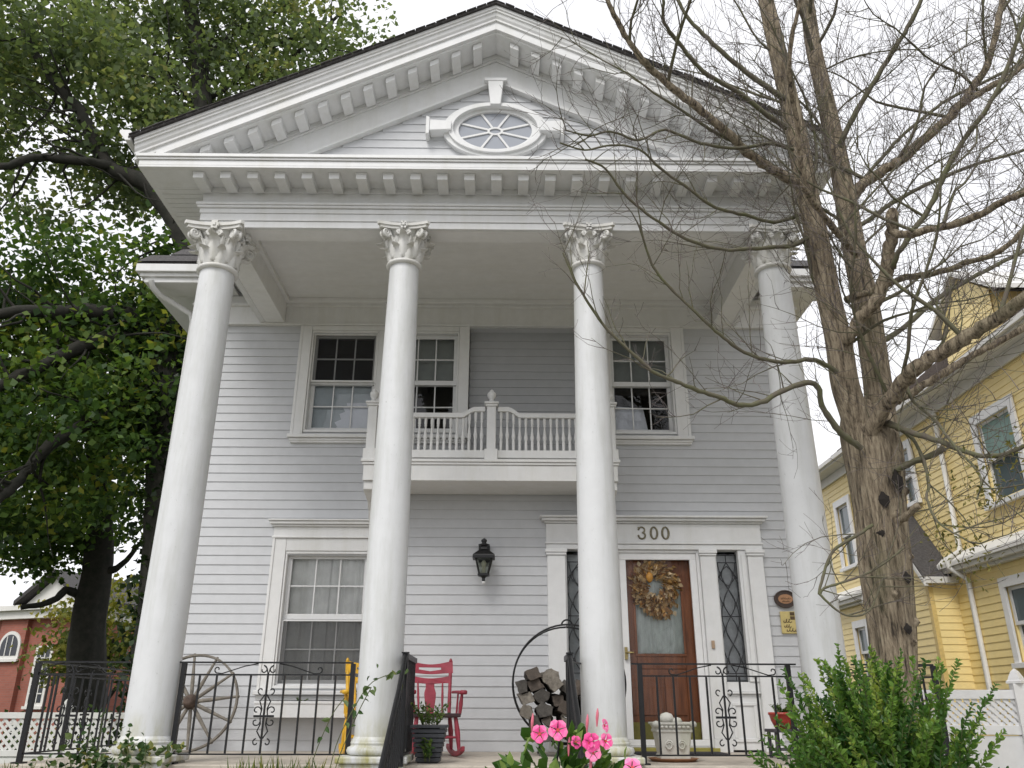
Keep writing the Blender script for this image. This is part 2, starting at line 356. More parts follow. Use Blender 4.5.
def make_capital():
    mb = MB()
    mb.lathe([(.150, 0), (.150, .03), (.152, .10), (.165, .20), (.20, .27), (.215, .29)], n=32)           # bell
    mb.lathe([(.158, -.035), (.178, -.028), (.184, -.015), (.178, -.002), (.158, .004)], n=32)              # astragal
    for k in range(8): leaf_strip(mb, math.pi/8+k*math.pi/4, .0, .105, .152, .168, .056, .088)
    for k in range(8): leaf_strip(mb, k*math.pi/4, .03, .165, .156, .192, .062, .105)
    for k in range(4):                                                                                       # corner volutes
        a = math.pi/4+k*math.pi/2; d = Vector((math.cos(a), math.sin(a), 0)); up = Vector((0, 0, 1)); sd_ = Vector((-math.sin(a), math.cos(a), 0))
        for s in (-1, 1):
            o = d*.268+sd_*s*.026+up*.247; pts = []
            for i in range(26):
                th = i/25*3.6*math.pi; r = .046*(1-i/30)
                pts.append(o+d*(math.cos(th+math.pi*.7)*r)+up*(math.sin(th+math.pi*.7)*r))
            stem = [Vector((0, 0, .15))+d*.17+sd_*s*.03, Vector((0, 0, .205))+d*.195+sd_*s*.03]
            mb.tube(stem+pts, [.012]*2+[.015]*10+[.011]*16, 6)
        mb.obox(d*.262+up*.247, d*.030, sd_*.022, up*.030)
        a2 = k*math.pi/2
        for s in (-1, 1):                                                                                    # small inner spirals
            d2 = Vector((math.cos(a2), math.sin(a2), 0)); s2 = Vector((-math.sin(a2), math.cos(a2), 0)); o = d2*.214+s2*s*.045+up*.245
            mb.tube([o+s2*(math.cos(i/14*4*math.pi)*.028*(1-i/18)*s)+up*(math.sin(i/14*4*math.pi)*.028*(1-i/18)) for i in range(15)], .009, 5)
        # flower on the abacus
        d2 = Vector((math.cos(a2), math.sin(a2), 0)); s2 = Vector((-math.sin(a2), math.cos(a2), 0)); o = d2*.232+up*.312
        for q in range(6):
            an = q*math.pi/3; c = o+s2*math.cos(an)*.024+up*math.sin(an)*.024; mb.obox(c, d2*.014, s2*.015, up*.015)
        mb.obox(o+d2*.012, d2*.012, s2*.012, up*.012)
        for s in (-1, 1): leaf_strip(mb, a2+s*.36, .15, .075, .178, .200, .026, .035)
    # abacus with concave sides, two fillets
    for (z0, z1, sc) in ((.285, .312, .96), (.312, .34, 1.03)):
        poly = []
        for k in range(4):
            a = k*math.pi/2
            for i in range(9):
                u = -1+2*i/8
                if i == 8: continue
                dd = .213+.052*u*u*1.0; t = u*.262
                if i == 0: dd, t = .258, -.236
                poly.append(((dd*math.cos(a)-t*math.sin(a))*sc, (dd*math.sin(a)+t*math.cos(a))*sc))
            poly.append(((.258*math.cos(a)-.236*math.sin(a))*sc, (.258*math.sin(a)+.236*math.cos(a))*sc))
        mb.prism(poly, lambda x, y, z=z0: (x, y, z), lambda x, y, z=z1: (x, y, z))
    return mb
cap0 = None
SPEC = [(-2.93, .193, .170, 4.555, (1.13, 1.13, 1.26)), (-1.035, .187, .147, 4.635, (1, 1, 1.12)), (.845, .187, .147, 4.635, (1, 1, 1.12)), (2.745, .190, .152, 4.62, (1.02, 1.02, 1.14))]
for cx, rb, rt, zn, csc in SPEC:
    sh = MB(); sh.lathe([(rb-(rb-rt)*max(0, (i/24-.10)/.90)**1.35, .19+(zn-.19)*i/24) for i in range(25)], n=48)
    sh.lathe([(rb+.017, .165), (rb+.017, .185), (rb+.008, .195), (rb, .21)], n=48)
    c = sh.build('column', COLUMN, house, loc=(cx, 0, 0))
    if cap0 is None: cp = cap0 = make_capital().build('capital', CAPITAL, c)
    else: cp = cap0.copy(); link(cp); cp.parent = c
    cp.location = (0, 0, zn); cp.scale = csc; cp.scale[0] *= 1.0
    k = rb/.215
    MB().lathe([(.24*k, .07), (.268*k, .08), (.281*k, .105), (.268*k, .13), (.245*k, .138), (.238*k, .152), (.246*k, .16), (.24*k, .172), (.225*k, .176)], n=48).build('base', COLUMN, c)
    MB().box(-.285, .285, -.285, .27, .018, .07).build('plinth_slab', COLUMN, c, .012)
    MB().box(-.255, .255, -.255, .255, -1.1, .016).build('pedestal', COLUMN, c, .006)

# ---- entablature: architrave with fasciae, frieze, side beams
XA, XB = -3.125, 2.965
en = MB()
def entab(mb, o0, z0, z1):       # front band plus two returns; o0 = how far it stands proud of the face
    mb.box(XA-o0, XB+o0, -.145-o0, -.10, z0, z1)
    mb.box(XA-o0, XA+.072, -.098, WY-.066, z0, z1); mb.box(XB-.072, XB+o0, -.098, WY-.066, z0, z1)
for o0, z0, z1 in ((.0, 4.991, 5.065), (.012, 5.067, 5.150), (.022, 5.152, 5.205), (.045, 5.207, 5.232), (.058, 5.234, 5.262), (.012, 5.264, 5.452)): entab(en, o0, z0, z1)
en.build('entablature', WHITE, house, .004)
be = MB().box(-3.04, 2.88, -.098, .11, 4.992, 5.311)
for x in (-2.93, 2.77): be.box(x-.121, x+.121, .112, WY-.066, 4.992, 5.311)
be.build('beam', CEIL, house, .005)
ce = MB().box(-2.84, 2.68, .07, WY-.01, 5.312, 5.34)
ce.box(-2.81, 2.65, WY-.14, WY-.087, 5.255, 5.311).box(-2.81, 2.65, .112, .16, 5.255, 5.311)
ce.box(-2.81, -2.76, .162, WY-.142, 5.255, 5.311).box(2.60, 2.65, .162, WY-.142, 5.255, 5.311)
ce.build('ceiling', CEIL, house, .006)

# ---- horizontal cornice
PC, HL = -.12, 3.56                     # pediment centre, half length
XC0, XC1 = PC-HL, PC+HL-.14
co = MB()
co.box(XC0, XC1, -.52, -.16, 5.452, 5.475)                                     # soffit
co.box(XC0, XC1, -.52, -.47, 5.4755, 5.535)                                    # corona
co.box(XC0-.015, XC1+.015, -.535, -.46, 5.537, 5.560).box(XC0-.03, XC1+.03, -.55, -.1, 5.562, 5.598)
for xa, s in ((XC0, 1), (XC1, -1)):                                            # returns along the sides
    q = lambda a, b: sorted((xa+s*a, xa+s*b))
    a, b = q(.002, .55); co.box(a, b, -.158, 5.2, 5.452, 5.475)
    a, b = q(0, .05); co.box(a, b, -.458, 5.2, 5.4755, 5.535)
    a, b = q(-.015, .05); co.box(a, b, -.458, 5.2, 5.537, 5.56)
    a, b = q(-.05, .05); co.box(a, b, -.52, 5.2, 5.60, 5.70)
    for i in range(17):                                                        # board joints on the soffit
        y = -.14+i*.085; a, b = q(.06, .52); co.box(a, b, y, y+.079, 5.446, 5.4515)
# bed mould
co.box(XA+.02, XB-.02, -.178, -.158, 5.395, 5.4515)
cornice = co.build('cornice', WHITE, house, .004)
mod0 = None
for i in range(23):
    x = -3.10+.273*i
    if mod0 is None:
        mod0 = MB().box(-.053, .053, -.445, -.181, 5.380, 5.4515).box(-.058, .058, -.452, -.181, 5.434, 5.4508).build('modillion', WHITE, cornice, .004, loc=(x, 0, 0))
    else: again(mod0, (x, 0, 0))

# ---- pediment
AP = 7.584
Rz = lambda x: AP-.5*abs(x-PC)
def rake(mb, prof, xo, xi=0):           # prof: (y,dz) polygon; runs from PC+-xo to PC+-xi
    for s in (-1, 1):
        a, b = PC+s*(xo-(.14 if s > 0 else 0)), PC+s*xi
        mb.prism(prof, lambda y, dz, a=a: (a, y, Rz(a)+dz), lambda y, dz, b=b: (b, y, Rz(b)+dz))
pd = MB()
rake(pd, [(-.60, -.035), (-.60, -.075), (-.585, -.080), (-.585, -.105), (-.57, -.11), (-.56, -.15), (-.545, -.175), (-.545, -.20), (-.525, -.205), (-.525, -.255), (-.46, -.255), (-.1, -.255), (-.1, -.035)], 3.61)
rake(pd, [(-.535, -.257), (-.535, -.315), (-.50, -.318), (-.50, -.34), (-.1, -.34), (-.1, -.257)], 3.40)
for s in (-1, 1):
    for (ya, yb, d1, d0) in ((-.195, -.10, -.342, -.395), (-.19, -.10, -.397, -.432), (-.172, -.10, -.434, -.688), (-.19, -.10, -.690, -.722)):
        xt, xb = PC+s*min(3.42, (AP+d1-5.60)/.5), PC+s*(AP+d0-5.60)/.5
        pd.prism([(xb, 5.60), (xt, 5.60), (PC, AP+d1), (PC, AP+d0)], lambda x, z, y=ya: (x, y, z), lambda x, z, y=yb: (x, y, z))
ped = pd.build('pediment', WHITE, house, .003)
modr = None
for i in range(13):
    for s in (-1, 1):
        x = PC+s*(.20+.2295*i); dz = .5*.052*s; z = Rz(x)
        v = [(dx, y, (-s*.5*dx)+d) for d in (-.412, -.342) for y in (-.455, -.197) for dx in (-.047, .047)]
        if x == x:
            m_ = MB().add([(x+a, y, z+c) for a, y, c in v], [(0, 2, 3, 1), (4, 5, 7, 6), (0, 1, 5, 4), (2, 6, 7, 3), (0, 4, 6, 2), (1, 3, 7, 5)])
            m_.build('modillion', WHITE, ped, .004)
ty = MB(); clad(ty, lambda u, z, d: (u, -.115-d, z), PC-3, PC+3, 5.60, 6.95, shape=lambda z: (PC-(AP-.70-z)/.5, PC+(AP-.70-z)/.5))
ty.add([(PC-3.3, -.11, 5.5), (PC+3.3, -.11, 5.5), (PC, -.11, 7.2)], [(0, 1, 2)])
ty.build('tympanum', SIDING, house, fix=False)
rf = MB()
for s in (-1, 1):
    for k in range(1):
        a = PC+s*(3.66 if s < 0 else 3.52)
        rf.prism([(-.63, -.010), (-.63, -.033), (6.5, -.033), (6.5, -.010)], lambda y, dz, a=a: (a, y, Rz(a)+dz), lambda y, dz: (PC, y, AP+dz))
    # ragged shingle tabs on the verge
    n = 34
    for k in range(n):
        xa = PC+s*(3.66 if s < 0 else 3.52)*k/n; xb = PC+s*(3.66 if s < 0 else 3.52)*(k+.93)/n; up = -.008+.008*random.random(); ov = .002+.010*random.random()
        rf.add([(xa, -.64-ov, Rz(xa)-.012), (xb, -.64-ov, Rz(xb)-.012), (xb, -.64-ov, Rz(xb)+up), (xa, -.64-ov, Rz(xa)+up), (xa, -.2, Rz(xa)-.012), (xb, -.2, Rz(xb)-.012), (xb, -.2, Rz(xb)+up), (xa, -.2, Rz(xa)+up)],
               [(0, 1, 2, 3), (3, 2, 6, 7), (0, 3, 7, 4), (1, 5, 6, 2), (0, 4, 5, 1)])
rf.build('portico_roof', SHINGLE, house)
for s in (-1, 1):
    a = PC+s*(3.70 if s < 0 else 3.56)
    MB().prism([(0, 0), (0, .10), (.02, .12), (.12*1, .12), (.12, .09), (.05, 0)], lambda u, z, s=s: (a-s*.06+s*u, -.62, 5.70+z), lambda u, z, s=s: (a-s*.06+s*u, 5.2, 5.70+z)).build('gutter', WHITE, house)

# ---- oval window
OX, OZ = -.12, 6.225
ow = MB()
el = lambda a, b: (lambda t: (OX+a*math.cos(t), OZ+b*math.sin(t)))
ow.ring(el(.565, .362), el(.50, .315), 64, -.185, -.10); ow.ring(el(.51, .325), el(.455, .285), 64, -.215, -.10)
ow.ring(el(.462, .290), el(.395, .245), 64, -.165, -.10)
oval = ow.build('oval_window', WHITE, house, .004)
key = lambda poly: MB().prism([(OX+x, OZ+z) for x, z in poly], lambda x, z: (x, -.245, z), lambda x, z: (x, -.10, z))
key([(-.055, .285), (.055, .285), (.085, .60), (-.085, .60)]).build('keystone', WHITE, oval, .006)
key([(-.12, .605), (.12, .605), (.13, .645), (-.13, .645)]).build('keystone', WHITE, oval, .006)
for s in (-1, 1):
    key([(s*.47, -.055), (s*.70, -.07), (s*.70, .07), (s*.47, .055)]).build('keystone', WHITE, oval, .006)
    key([(s*.702, -.105), (s*.742, -.12), (s*.742, .12), (s*.702, .105)]).build('keystone', WHITE, oval, .006)
mu = MB(); mu.ring(el(.085, .052), el(.060, .032), 32, -.150, -.128)
for k in range(8):
    t = (k+.5)*math.pi/4+.0
    mu.bar((OX+.075*math.cos(t), -.139, OZ+.045*math.sin(t)), (OX+.40*math.cos(t), -.139, OZ+.25*math.sin(t)), .022, .02, (0, 1, 0))
mu.build('muntin', WHITE, oval)
OVG, t_, p_ = nodes_of('oval_pane_glass'); p_.inputs['Base Color'].default_value = (.30, .32, .36, 1); p_.inputs['Roughness'].default_value = .06; p_.inputs['Specular IOR Level'].default_value = .8
MB().prism([(OX+.40*math.cos(2*math.pi*k/48), OZ+.25*math.sin(2*math.pi*k/48)) for k in range(48)], lambda x, z: (x, -.136, z), lambda x, z: (x, -.125, z)).build('pane', OVG, oval)

# ---- windows
def rect_frame(mb, x0, x1, z0, z1, w, y0, y1, wt=None, wb=None):
    wt = wt or w; wb = wb or w
    mb.box(x0, x1, y0, y1, z1-wt, z1).box(x0, x1, y0, y1, z0, z0+wb).box(x0, x0+w, y0, y1, z0+wb, z1-wt).box(x1-w, x1, y0, y1, z0+wb, z1-wt)
    return mb
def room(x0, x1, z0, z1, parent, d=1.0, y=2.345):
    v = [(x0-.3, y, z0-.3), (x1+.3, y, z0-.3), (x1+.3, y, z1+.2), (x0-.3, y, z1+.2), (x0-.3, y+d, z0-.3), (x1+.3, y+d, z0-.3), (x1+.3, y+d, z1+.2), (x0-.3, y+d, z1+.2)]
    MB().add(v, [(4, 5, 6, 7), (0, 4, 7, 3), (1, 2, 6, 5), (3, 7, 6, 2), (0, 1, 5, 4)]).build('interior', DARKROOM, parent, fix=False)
def drape(x0, x1, z0, z1, y, folds, amp, m, parent, ragged=0):
    mb = MB(); n = 48; V = []
    for z in (0, .5, 1):
        for i in range(n+1):
            u = i/n; V.append((x0+(x1-x0)*u, y+amp*math.sin(u*folds*2*math.pi+math.sin(u*17)), z0+(z1-z0)*z))
    mb.add(V, [(r*(n+1)+i, r*(n+1)+i+1, (r+1)*(n+1)+i+1, (r+1)*(n+1)+i) for r in range(2) for i in range(n)], True)
    mb.build('curtain_or_reflection', m, parent, fix=False)
def sash(parent, x0, x1, z0, z1, y, nx, nz, bw=.045, mw=.016, m=WHITE, bottom=.06):
    s = rect_frame(MB(), x0, x1, z0, z1, bw, y, y+.034, bw, bottom)
    gx0, gx1, gz0, gz1 = x0+bw, x1-bw, z0+bottom, z1-bw
    for i in range(1, nx): xx = gx0+(gx1-gx0)*i/nx; s.box(xx-mw/2, xx+mw/2, y+.006, y+.026, gz0, gz1)
    for k in range(1, nz):
        zz = gz0+(gz1-gz0)*k/nz
        for i in range(nx):
            xa = gx0+(gx1-gx0)*i/nx+(mw/2 if i else 0); xb = gx0+(gx1-gx0)*(i+1)/nx-(mw/2 if i < nx-1 else 0); s.box(xa, xb, y+.006, y+.026, zz-mw/2, zz+mw/2)
    so = s.build('sash', m, parent, .003)
    MB().add([(gx0, y+.017, gz0), (gx1, y+.017, gz0), (gx1, y+.017, gz1), (gx0, y+.017, gz1)], [(0, 1, 2, 3)]).build('pane', GLASS, so.parent, fix=False)
SCREEN = bpy.data.materials.new('insect_screen'); SCREEN.use_nodes = True; t_ = SCREEN.node_tree; t_.nodes.clear()
a_ = t_.nodes.new('ShaderNodeBsdfTransparent'); b_ = t_.nodes.new('ShaderNodeBsdfDiffuse'); b_.inputs[0].default_value = (.05, .05, .052, 1); c_ = t_.nodes.new('ShaderNodeMixShader'); c_.inputs[0].default_value = .42; d_ = t_.nodes.new('ShaderNodeOutputMaterial')
L2 = t_.links.new; L2(a_.outputs[0], c_.inputs[1]); L2(b_.outputs[0], c_.inputs[2]); L2(c_.outputs[0], d_.inputs[0])
def quad(x0, x1, z0, z1, y, name, m, parent): return MB().add([(x0, y, z0), (x1, y, z0), (x1, y, z1), (x0, y, z1)], [(0, 1, 2, 3)]).build(name, m, parent, fix=False)
def window(key, casing, screen=None, sillx=None):
    x0, x1, z0, z1, zm = WIN[key]
    w = rect_frame(MB(), x0, x1, z0, z1, .022, WY-.03, WY+.20, .03, .03)       # jamb liner
    for b in casing: w.box(*b)
    o = w.build('window', TRIM, house, .004)
    sash(o, x0+.023, x1-.023, zm-.02, z1-.031, WY+.045, 3, 2)
    sash(o, x0+.023, x1-.023, z0+.031, zm+.025, WY+.085, 3, 2)
    room(x0, x1, z0, z1, o)
    if screen == 'low': 
        rect_frame(MB(), x0+.024, x1-.024, z0+.032, zm-.025, .018, WY+.012, WY+.03).build('screen_frame', WHITE, o)
        quad(x0+.04, x1-.04, z0+.045, zm-.04, WY+.02, 'screen', SCREEN, o)
    if screen == 'high':
        rect_frame(MB(), x0+.024, x1-.024, zm+.0, z1-.032, .018, WY+.002, WY+.03).build('screen_frame', TRIM, o)
        quad(x0+.04, x1-.04, zm+.015, z1-.045, WY+.02, 'screen', SCREEN, o)
    return o
cy0, cy1 = WY-.045, WY-.001
wa = window('a', [(-2.58, -2.452, cy0, cy1, 3.50, 4.963), (-2.451, -.581+.0, cy0+.006, cy1, 4.902, 4.963), (-1.598, -1.402, cy0+.004, cy1, 3.50, 4.90), (-2.60, -2.585+.02, cy0-.006, cy0+.02, 3.50, 4.96)], 'high')
wb = window('b', [(-.578, -.45, cy0, cy1, 3.50, 4.963)])
wc = window('c', [(1.17, 1.308, cy0, cy1, 3.50, 4.963), (1.309, 2.111, cy0+.006, cy1, 4.902, 4.963), (2.112, 2.26, cy0, cy1, 3.50, 4.963), (2.24, 2.275, cy0-.006, cy0+.02, 3.50, 4.96)])
for (o, a, b) in ((wa, -2.62, -.44), (wc, 1.14, 2.30)):
    MB().box(a, b, WY-.095, WY-.001, 3.455, 3.498).box(a+.03, b-.03, WY-.05, WY-.001, 3.40, 3.453).box(a+.02, b-.02, WY-.065, WY-.001, 3.425, 3.452).build('sill', TRIM, o, .006)
# what hangs inside the upper windows, and a reflection set in as a white sheet
quad(-2.42, -1.62, 3.55, 4.22, WY+.145, 'blind', PALE, wa)
MB().add([(-2.10, WY+.138, 3.55), (-1.62, WY+.138, 3.55), (-1.62, WY+.138, 3.98), (-1.98, WY+.138, 3.98), (-1.97, WY+.138, 3.93), (-2.02, WY+.138, 3.92), (-1.99, WY+.138, 3.86), (-2.06, WY+.138, 3.83), (-2.03, WY+.138, 3.76), (-2.11, WY+.138, 3.72), (-2.07, WY+.138, 3.66), (-2.14, WY+.138, 3.62)], [tuple(range(12))]).build('curtain_or_reflection', LINEN_OR_REFLECTION, wa, fix=False)  # jagged white sheet painting the reflection of sky and trees in the pane
quad(-1.37, -.60, 4.24, 4.88, WY+.145, 'blind', SHADE, wb)
quad(1.34, 2.08, 4.24, 4.88, WY+.145, 'blind', SHADE, wc)
MB().add([(1.34, WY+.15, 3.56), (1.80, WY+.15, 3.56), (1.74, WY+.15, 3.93), (1.34, WY+.15, 3.96)], [(0, 1, 2, 3)]).build('curtain_or_reflection', LINEN_OR_REFLECTION, wc, fix=False)
# lower window with crown, screen, sheer curtains
wd = window('d', [(-2.645, -2.502, cy0, cy1, .60, 2.245), (-2.66, -2.63, cy0-.012, cy0+.02, .60, 2.25), (-2.501, -1.529, cy0+.004, cy1, 2.102, 2.245), (-1.528, -1.385, cy0, cy1, .60, 2.245), (-1.40, -1.37, cy0-.012, cy0+.02, .60, 2.25),
                  (-2.66, -1.37, cy0-.002, cy1, 2.2475, 2.375), (-2.67, -1.36, cy0-.02, cy1, 2.247, 2.268), (-2.68, -1.35, cy0-.03, cy1, 2.377, 2.40), (-2.70, -1.33, cy0-.06, cy1, 2.402, 2.435), (-2.72, -1.31, cy0-.08, cy1, 2.437, 2.456)], 'low')
MB().box(-2.68, -1.35, WY-.10, WY-.001, .555, .598).box(-2.66, -1.37, WY-.05, WY-.001, .50, .553).build('sill', WHITE, wd, .006)
drape(-2.47, -2.0, .64, 2.08, WY+.130, 5, .006, CURTAIN, wd); drape(-2.02, -1.56, .64, 2.08, WY+.130, 5, .012, CURTAIN, wd)

# ---- balcony
BF, BX0, BX1 = WY-.66, -1.57, 1.27
BM = (BX0+BX1)/2
bk = MB().box(BX0-.03, BX1+.03, BF-.03, WY-.02, 2.985, 3.018).box(BX0-.015, BX1+.015, BF-.015, WY-.02, 2.955, 2.983).box(BX0, BX1, BF, WY-.02, 2.775, 2.953)
balc = bk.build('balcony', TRIM, house, .005)
for x in (BX0+.01, BX1-.01-.13):
    MB().prism([(BF+.03, 2.773), (WY-.02, 2.773), (WY-.02, 2.32), (WY-.08, 2.34), (WY-.13, 2.44), (WY-.19, 2.54), (WY-.30, 2.62), (BF+.10, 2.66), (BF+.03, 2.68)], lambda y, z, x=x: (x, y, z), lambda y, z, x=x: (x+.13, y, z)).build('bracket', TRIM, balc, .006)
post0 = None
def bpost(x, y):
    o = MB().box(x-.052, x+.052, y-.052, y+.052, 3.02, 3.665).box(x-.075, x+.075, y-.075, y+.075, 3.0185, 3.15).box(x-.068, x+.068, y-.068, y+.068, 3.666, 3.69).box(x-.082, x+.082, y-.082, y+.082, 3.692, 3.718).build('balcony_post', TRIM, balc, .005)
    MB().lathe([(.045, 3.719), (.045, 3.735), (.028, 3.745), (.025, 3.77), (.045, 3.79), (.052, 3.83), (.046, 3.845), (.030, 3.85), (.03, 3.86), (.018, 3.88), (.005, 3.89)], (x, y, 0), 16).build('finial', TRIM, o)
py = BF+.08
for x in (BX0+.055, BM, BX1-.055): bpost(x, py)
def zrail(u):      # top rail: level with a ramped rise next to the middle and end posts; u = distance from nearest post
    if u < .15: return 3.665
    if u < .27: return 3.665-.075*((u-.15)/.12)**1.3
    return 3.59
bal0 = None
for (a, b, rise) in ((BX0+.13, BM-.075, 1), (BM+.075, BX1-.13, -1)):
    r = MB(); n = 40
    dist = (lambda x: BM-.05-x) if rise == 1 else (lambda x: x-BM-.05)
    P = [(a-.05*(rise == 1)*0+(b-a)*i/n, zrail(dist(a+(b-a)*i/n))) for i in range(n+1)]
    poly = [(x, z) for x, z in P]+[(x, z-.055) for x, z in P[::-1]]
    r.prism(poly, lambda x, z: (x, py-.035, z), lambda x, z: (x, py+.035, z)); r.build('top_rail', TRIM, balc, .004)
    MB().box(a, b, py-.03, py+.03, 3.055, 3.145).build('bottom_rail', TRIM, balc, .004)
    nb = 17
    for i in range(nb):
        x = a+(b-a)*(i+.5)/nb; top = zrail(dist(x))-.056
        if bal0 is None or True:
            s_ = (top-3.146)/.39
            o = MB().lathe([(r_, 3.146+z*s_) for r_, z in ((.017, 0), (.017, .10), (.013, .11), (.020, .13), (.023, .155), (.017, .19), (.011, .25), (.011, .285), (.018, .295), (.012, .305), (.017, .32), (.017, .39))], (x, py, 0), 10)
            o.build('baluster', TRIM, balc)
for x in (BX0+.055, BX1-.055):                      # side rails back to the wall
    MB().box(x-.03, x+.03, py+.08, WY-.02, 3.535, 3.59).build('top_rail', TRIM, balc, .004)
    MB().box(x-.03, x+.03, py+.08, WY-.02, 3.055, 3.145).build('bottom_rail', TRIM, balc, .004)
    for i in range(4):
        y = py+.15+i*.115
        MB().lathe([(.017, 3.146), (.017, 3.25), (.021, 3.30), (.011, 3.40), (.018, 3.44), (.017, 3.534)], (x, y, 0), 8).build('baluster', TRIM, balc)

# ---- door surround
ds = MB()
for a, b in ((.50, .705), (2.80, 2.975)):
    ds.box(a, b, WY-.075, WY-.001, .13, 2.06); ds.box(a-.015, b+.015, WY-.09, WY-.001, 0, .128); ds.box(a-.012, b+.012, WY-.09, WY-.001, 2.062, 2.09); ds.box(a-.022, b+.022, WY-.10, WY-.001, 2.092, 2.13)
for a, b in ((1.13, 1.29), (2.255, 2.43)):
    ds.box(a, b, WY-.07, WY+.16, .13, 2.06); ds.box(a-.01, b+.01, WY-.085, WY+.16, 0, .128); ds.box(a-.01, b+.01, WY-.085, WY+.16, 2.062, 2.085); ds.box(a-.018, b+.018, WY-.095, WY+.16, 2.087, 2.13)
ds.box(.49, 2.985, WY-.06, WY-.001, 2.132, 2.19); ds.box(.48, 2.995, WY-.075, WY-.001, 2.192, 2.215); ds.box(.49, 2.985, WY-.055, WY-.001, 2.217, 2.43)
ds.box(.47, 3.005, WY-.08, WY-.001, 2.432, 2.452); ds.box(.44, 3.035, WY-.12, WY-.001, 2.454, 2.485); ds.box(.415, 3.06, WY-.15, WY-.001, 2.487, 2.512)
ds.box(.66, 2.82, WY+.06, WY+.16, 2.132, 2.17)
ds.build('door_surround', WHITE, house, .005)
SIDEGL = plain('sidelight_backing', (.46, .48, .49), .5, 0, .25, 9, .1)
LEAD = plain('lead_came', (.045, .047, .05), .5, .3, .2, 40, 0)
for (a, b) in ((.706, 1.128), (2.432, 2.798)):
    gx0, gx1, gz0, gz1 = a+.02, b-.10 if a > 1 else b-.1, .70, 2.10
    f = MB()
    f.box(a, gx0, WY-.02, WY+.10, .702, 2.13).box(gx1, b, WY-.045, WY+.10, .702, 2.13).box(gx1+.03, b-.02, WY-.06, WY-.046, .75, 2.08)
    f.box(a, b, WY-.03, WY+.10, .60, .70).box(a, b, WY-.055, WY+.06, .58, .598).box(a, b, WY-.02, WY+.10, .02, .578)
    f.box(a+.05, b-.05, WY-.035, WY-.021, .10, .135).box(a+.05, b-.05, WY-.035, WY-.021, .46, .495).box(a+.05, a+.085, WY-.035, WY-.021, .137, .458).box(b-.085, b-.05, WY-.035, WY-.021, .137, .458)
    sl = f.build('sidelight', WHITE, house, .004)
    quad(gx0, gx1, gz0, gz1, WY+.05, 'pane', GLASS, sl)
    quad(gx0, gx1, gz0, gz1, WY+.10, 'backing', SIDEGL, sl)
    ld = MB(); w, h = gx1-gx0, gz1-gz0; Pt = lambda u, v: (gx0+w*u, WY+.044, gz0+h*v)
    def came(fn, n=24, r=.0055): ld.tube([Pt(*fn(i/n)) for i in range(n+1)], r, 5)
    for u in (.02, .98): came(lambda t, u=u: (u, t), 2)
    for v in (.01, .065, .50, .93, .99): came(lambda t, v=v: (t, v), 2)
    for s in (-1, 1):
        for (v0, v1) in ((.07, .50), (.50, .93)):
            came(lambda t: (.5+s*.47*math.sin(math.pi*t), v0+(v1-v0)*t)); came(lambda t: (.5+s*.26*math.sin(2*math.pi*t), v0+(v1-v0)*t)); came(lambda t: (.5+s*.40*math.cos(math.pi*t), v0+(v1-v0)*t))
        came(lambda t: (.5+s*.35*math.sin(math.pi*t), .74+.16*t)); came(lambda t: (.5+s*.45*t, .93-.13*t))
    came(lambda t: (.5, .93+.06*t), 2); came(lambda t: (.5, .01+.055*t), 2)
    ld.build('leading', LEAD, sl)

# ---- storm door and wooden door
DX0, DX1 = 1.315, 2.235
WOOD, t_, p_ = nodes_of('stained_wood')
n1 = noise(t_, 3, 6, .6, (9, 9, 1), 'Position'); t_.links.new(ramp(t_, n1, [(.3, (.16, .055, .024)), (.7, (.36, .13, .05))]), p_.inputs['Base Color']); p_.inputs['Roughness'].default_value = .32
OLIVE = plain('brass_strip', (.33, .30, .07), .45, .2, .2, 10)
sf = rect_frame(MB(), 1.292, 2.253, .045, 2.13, .035, WY-.03, WY+.06, .03, .01)
storm = rect_frame(sf, 1.329, 2.216, .06, 2.098, .075, WY-.012, WY+.03, .075, .06).build('storm_door', VINYL, house, .006)
quad(1.40, 2.145, .118, 2.025, WY+.012, 'pane', STORMGLASS, storm)
MB().box(1.345, 1.375, WY-.045, WY-.0125, .93, 1.06).tube([(1.36, WY-.05, 1.0), (1.37, WY-.075, 1.0), (1.44, WY-.075, 1.0)], .010, 8).build('door_handle', plain('brass_handle', (.35, .28, .12), .3, .8, .2, 20), storm)
MB().box(1.24, 2.30, WY-.09, WY+.03, 0.002, .043).build('threshold', OLIVE, house, .004)
DY = WY+.10
dr = MB(); gx0, gx1, gz0, gz1 = 1.50, 2.04, .99, 1.86
dr.box(1.30, gx0, DY, DY+.045, .06, 2.13).box(gx1, 2.245, DY, DY+.045, .06, 2.13).box(gx0, gx1, DY, DY+.045, gz1, 2.13).box(gx0, gx1, DY, DY+.045, .84, gz0).box(gx0, gx1, DY+.012, DY+.045, .30, .839).box(gx0, gx1, DY, DY+.045, .06, .299)
rect_frame(dr, gx0-.02, gx1+.02, gz0-.02, gz1+.02, .03, DY-.014, DY-.001)
dr.box(1.42, 1.74, DY-.010, DY-.001+.012, .36, .78).box(1.79, 2.02, DY-.010, DY+.011, .36, .78)
door = dr.build('wooden_door', WOOD, house, .005)
quad(gx0, gx1, gz0, gz1, DY+.015, 'pane', GLASS, door)
LACE = plain('lace_curtain', (.78, .84, .80), .9, 0, .2, 22, 0, stretch=(1, 1, .25))
drape(gx0, gx1, gz0, gz1, DY+.035, 6, .008, LACE, door)
MB().box(1.40, 2.15, DY-.018, DY-.002, .10, .29).build('kick_plate', OLIVE, door, .003)
MB().box(1.40, 2.15, DY+.06, DY+.07, .05, 2.1).build('backing', DARKROOM, door)
room(.7, 2.8, 0.0, 2.1, house, 1.2, 2.36)

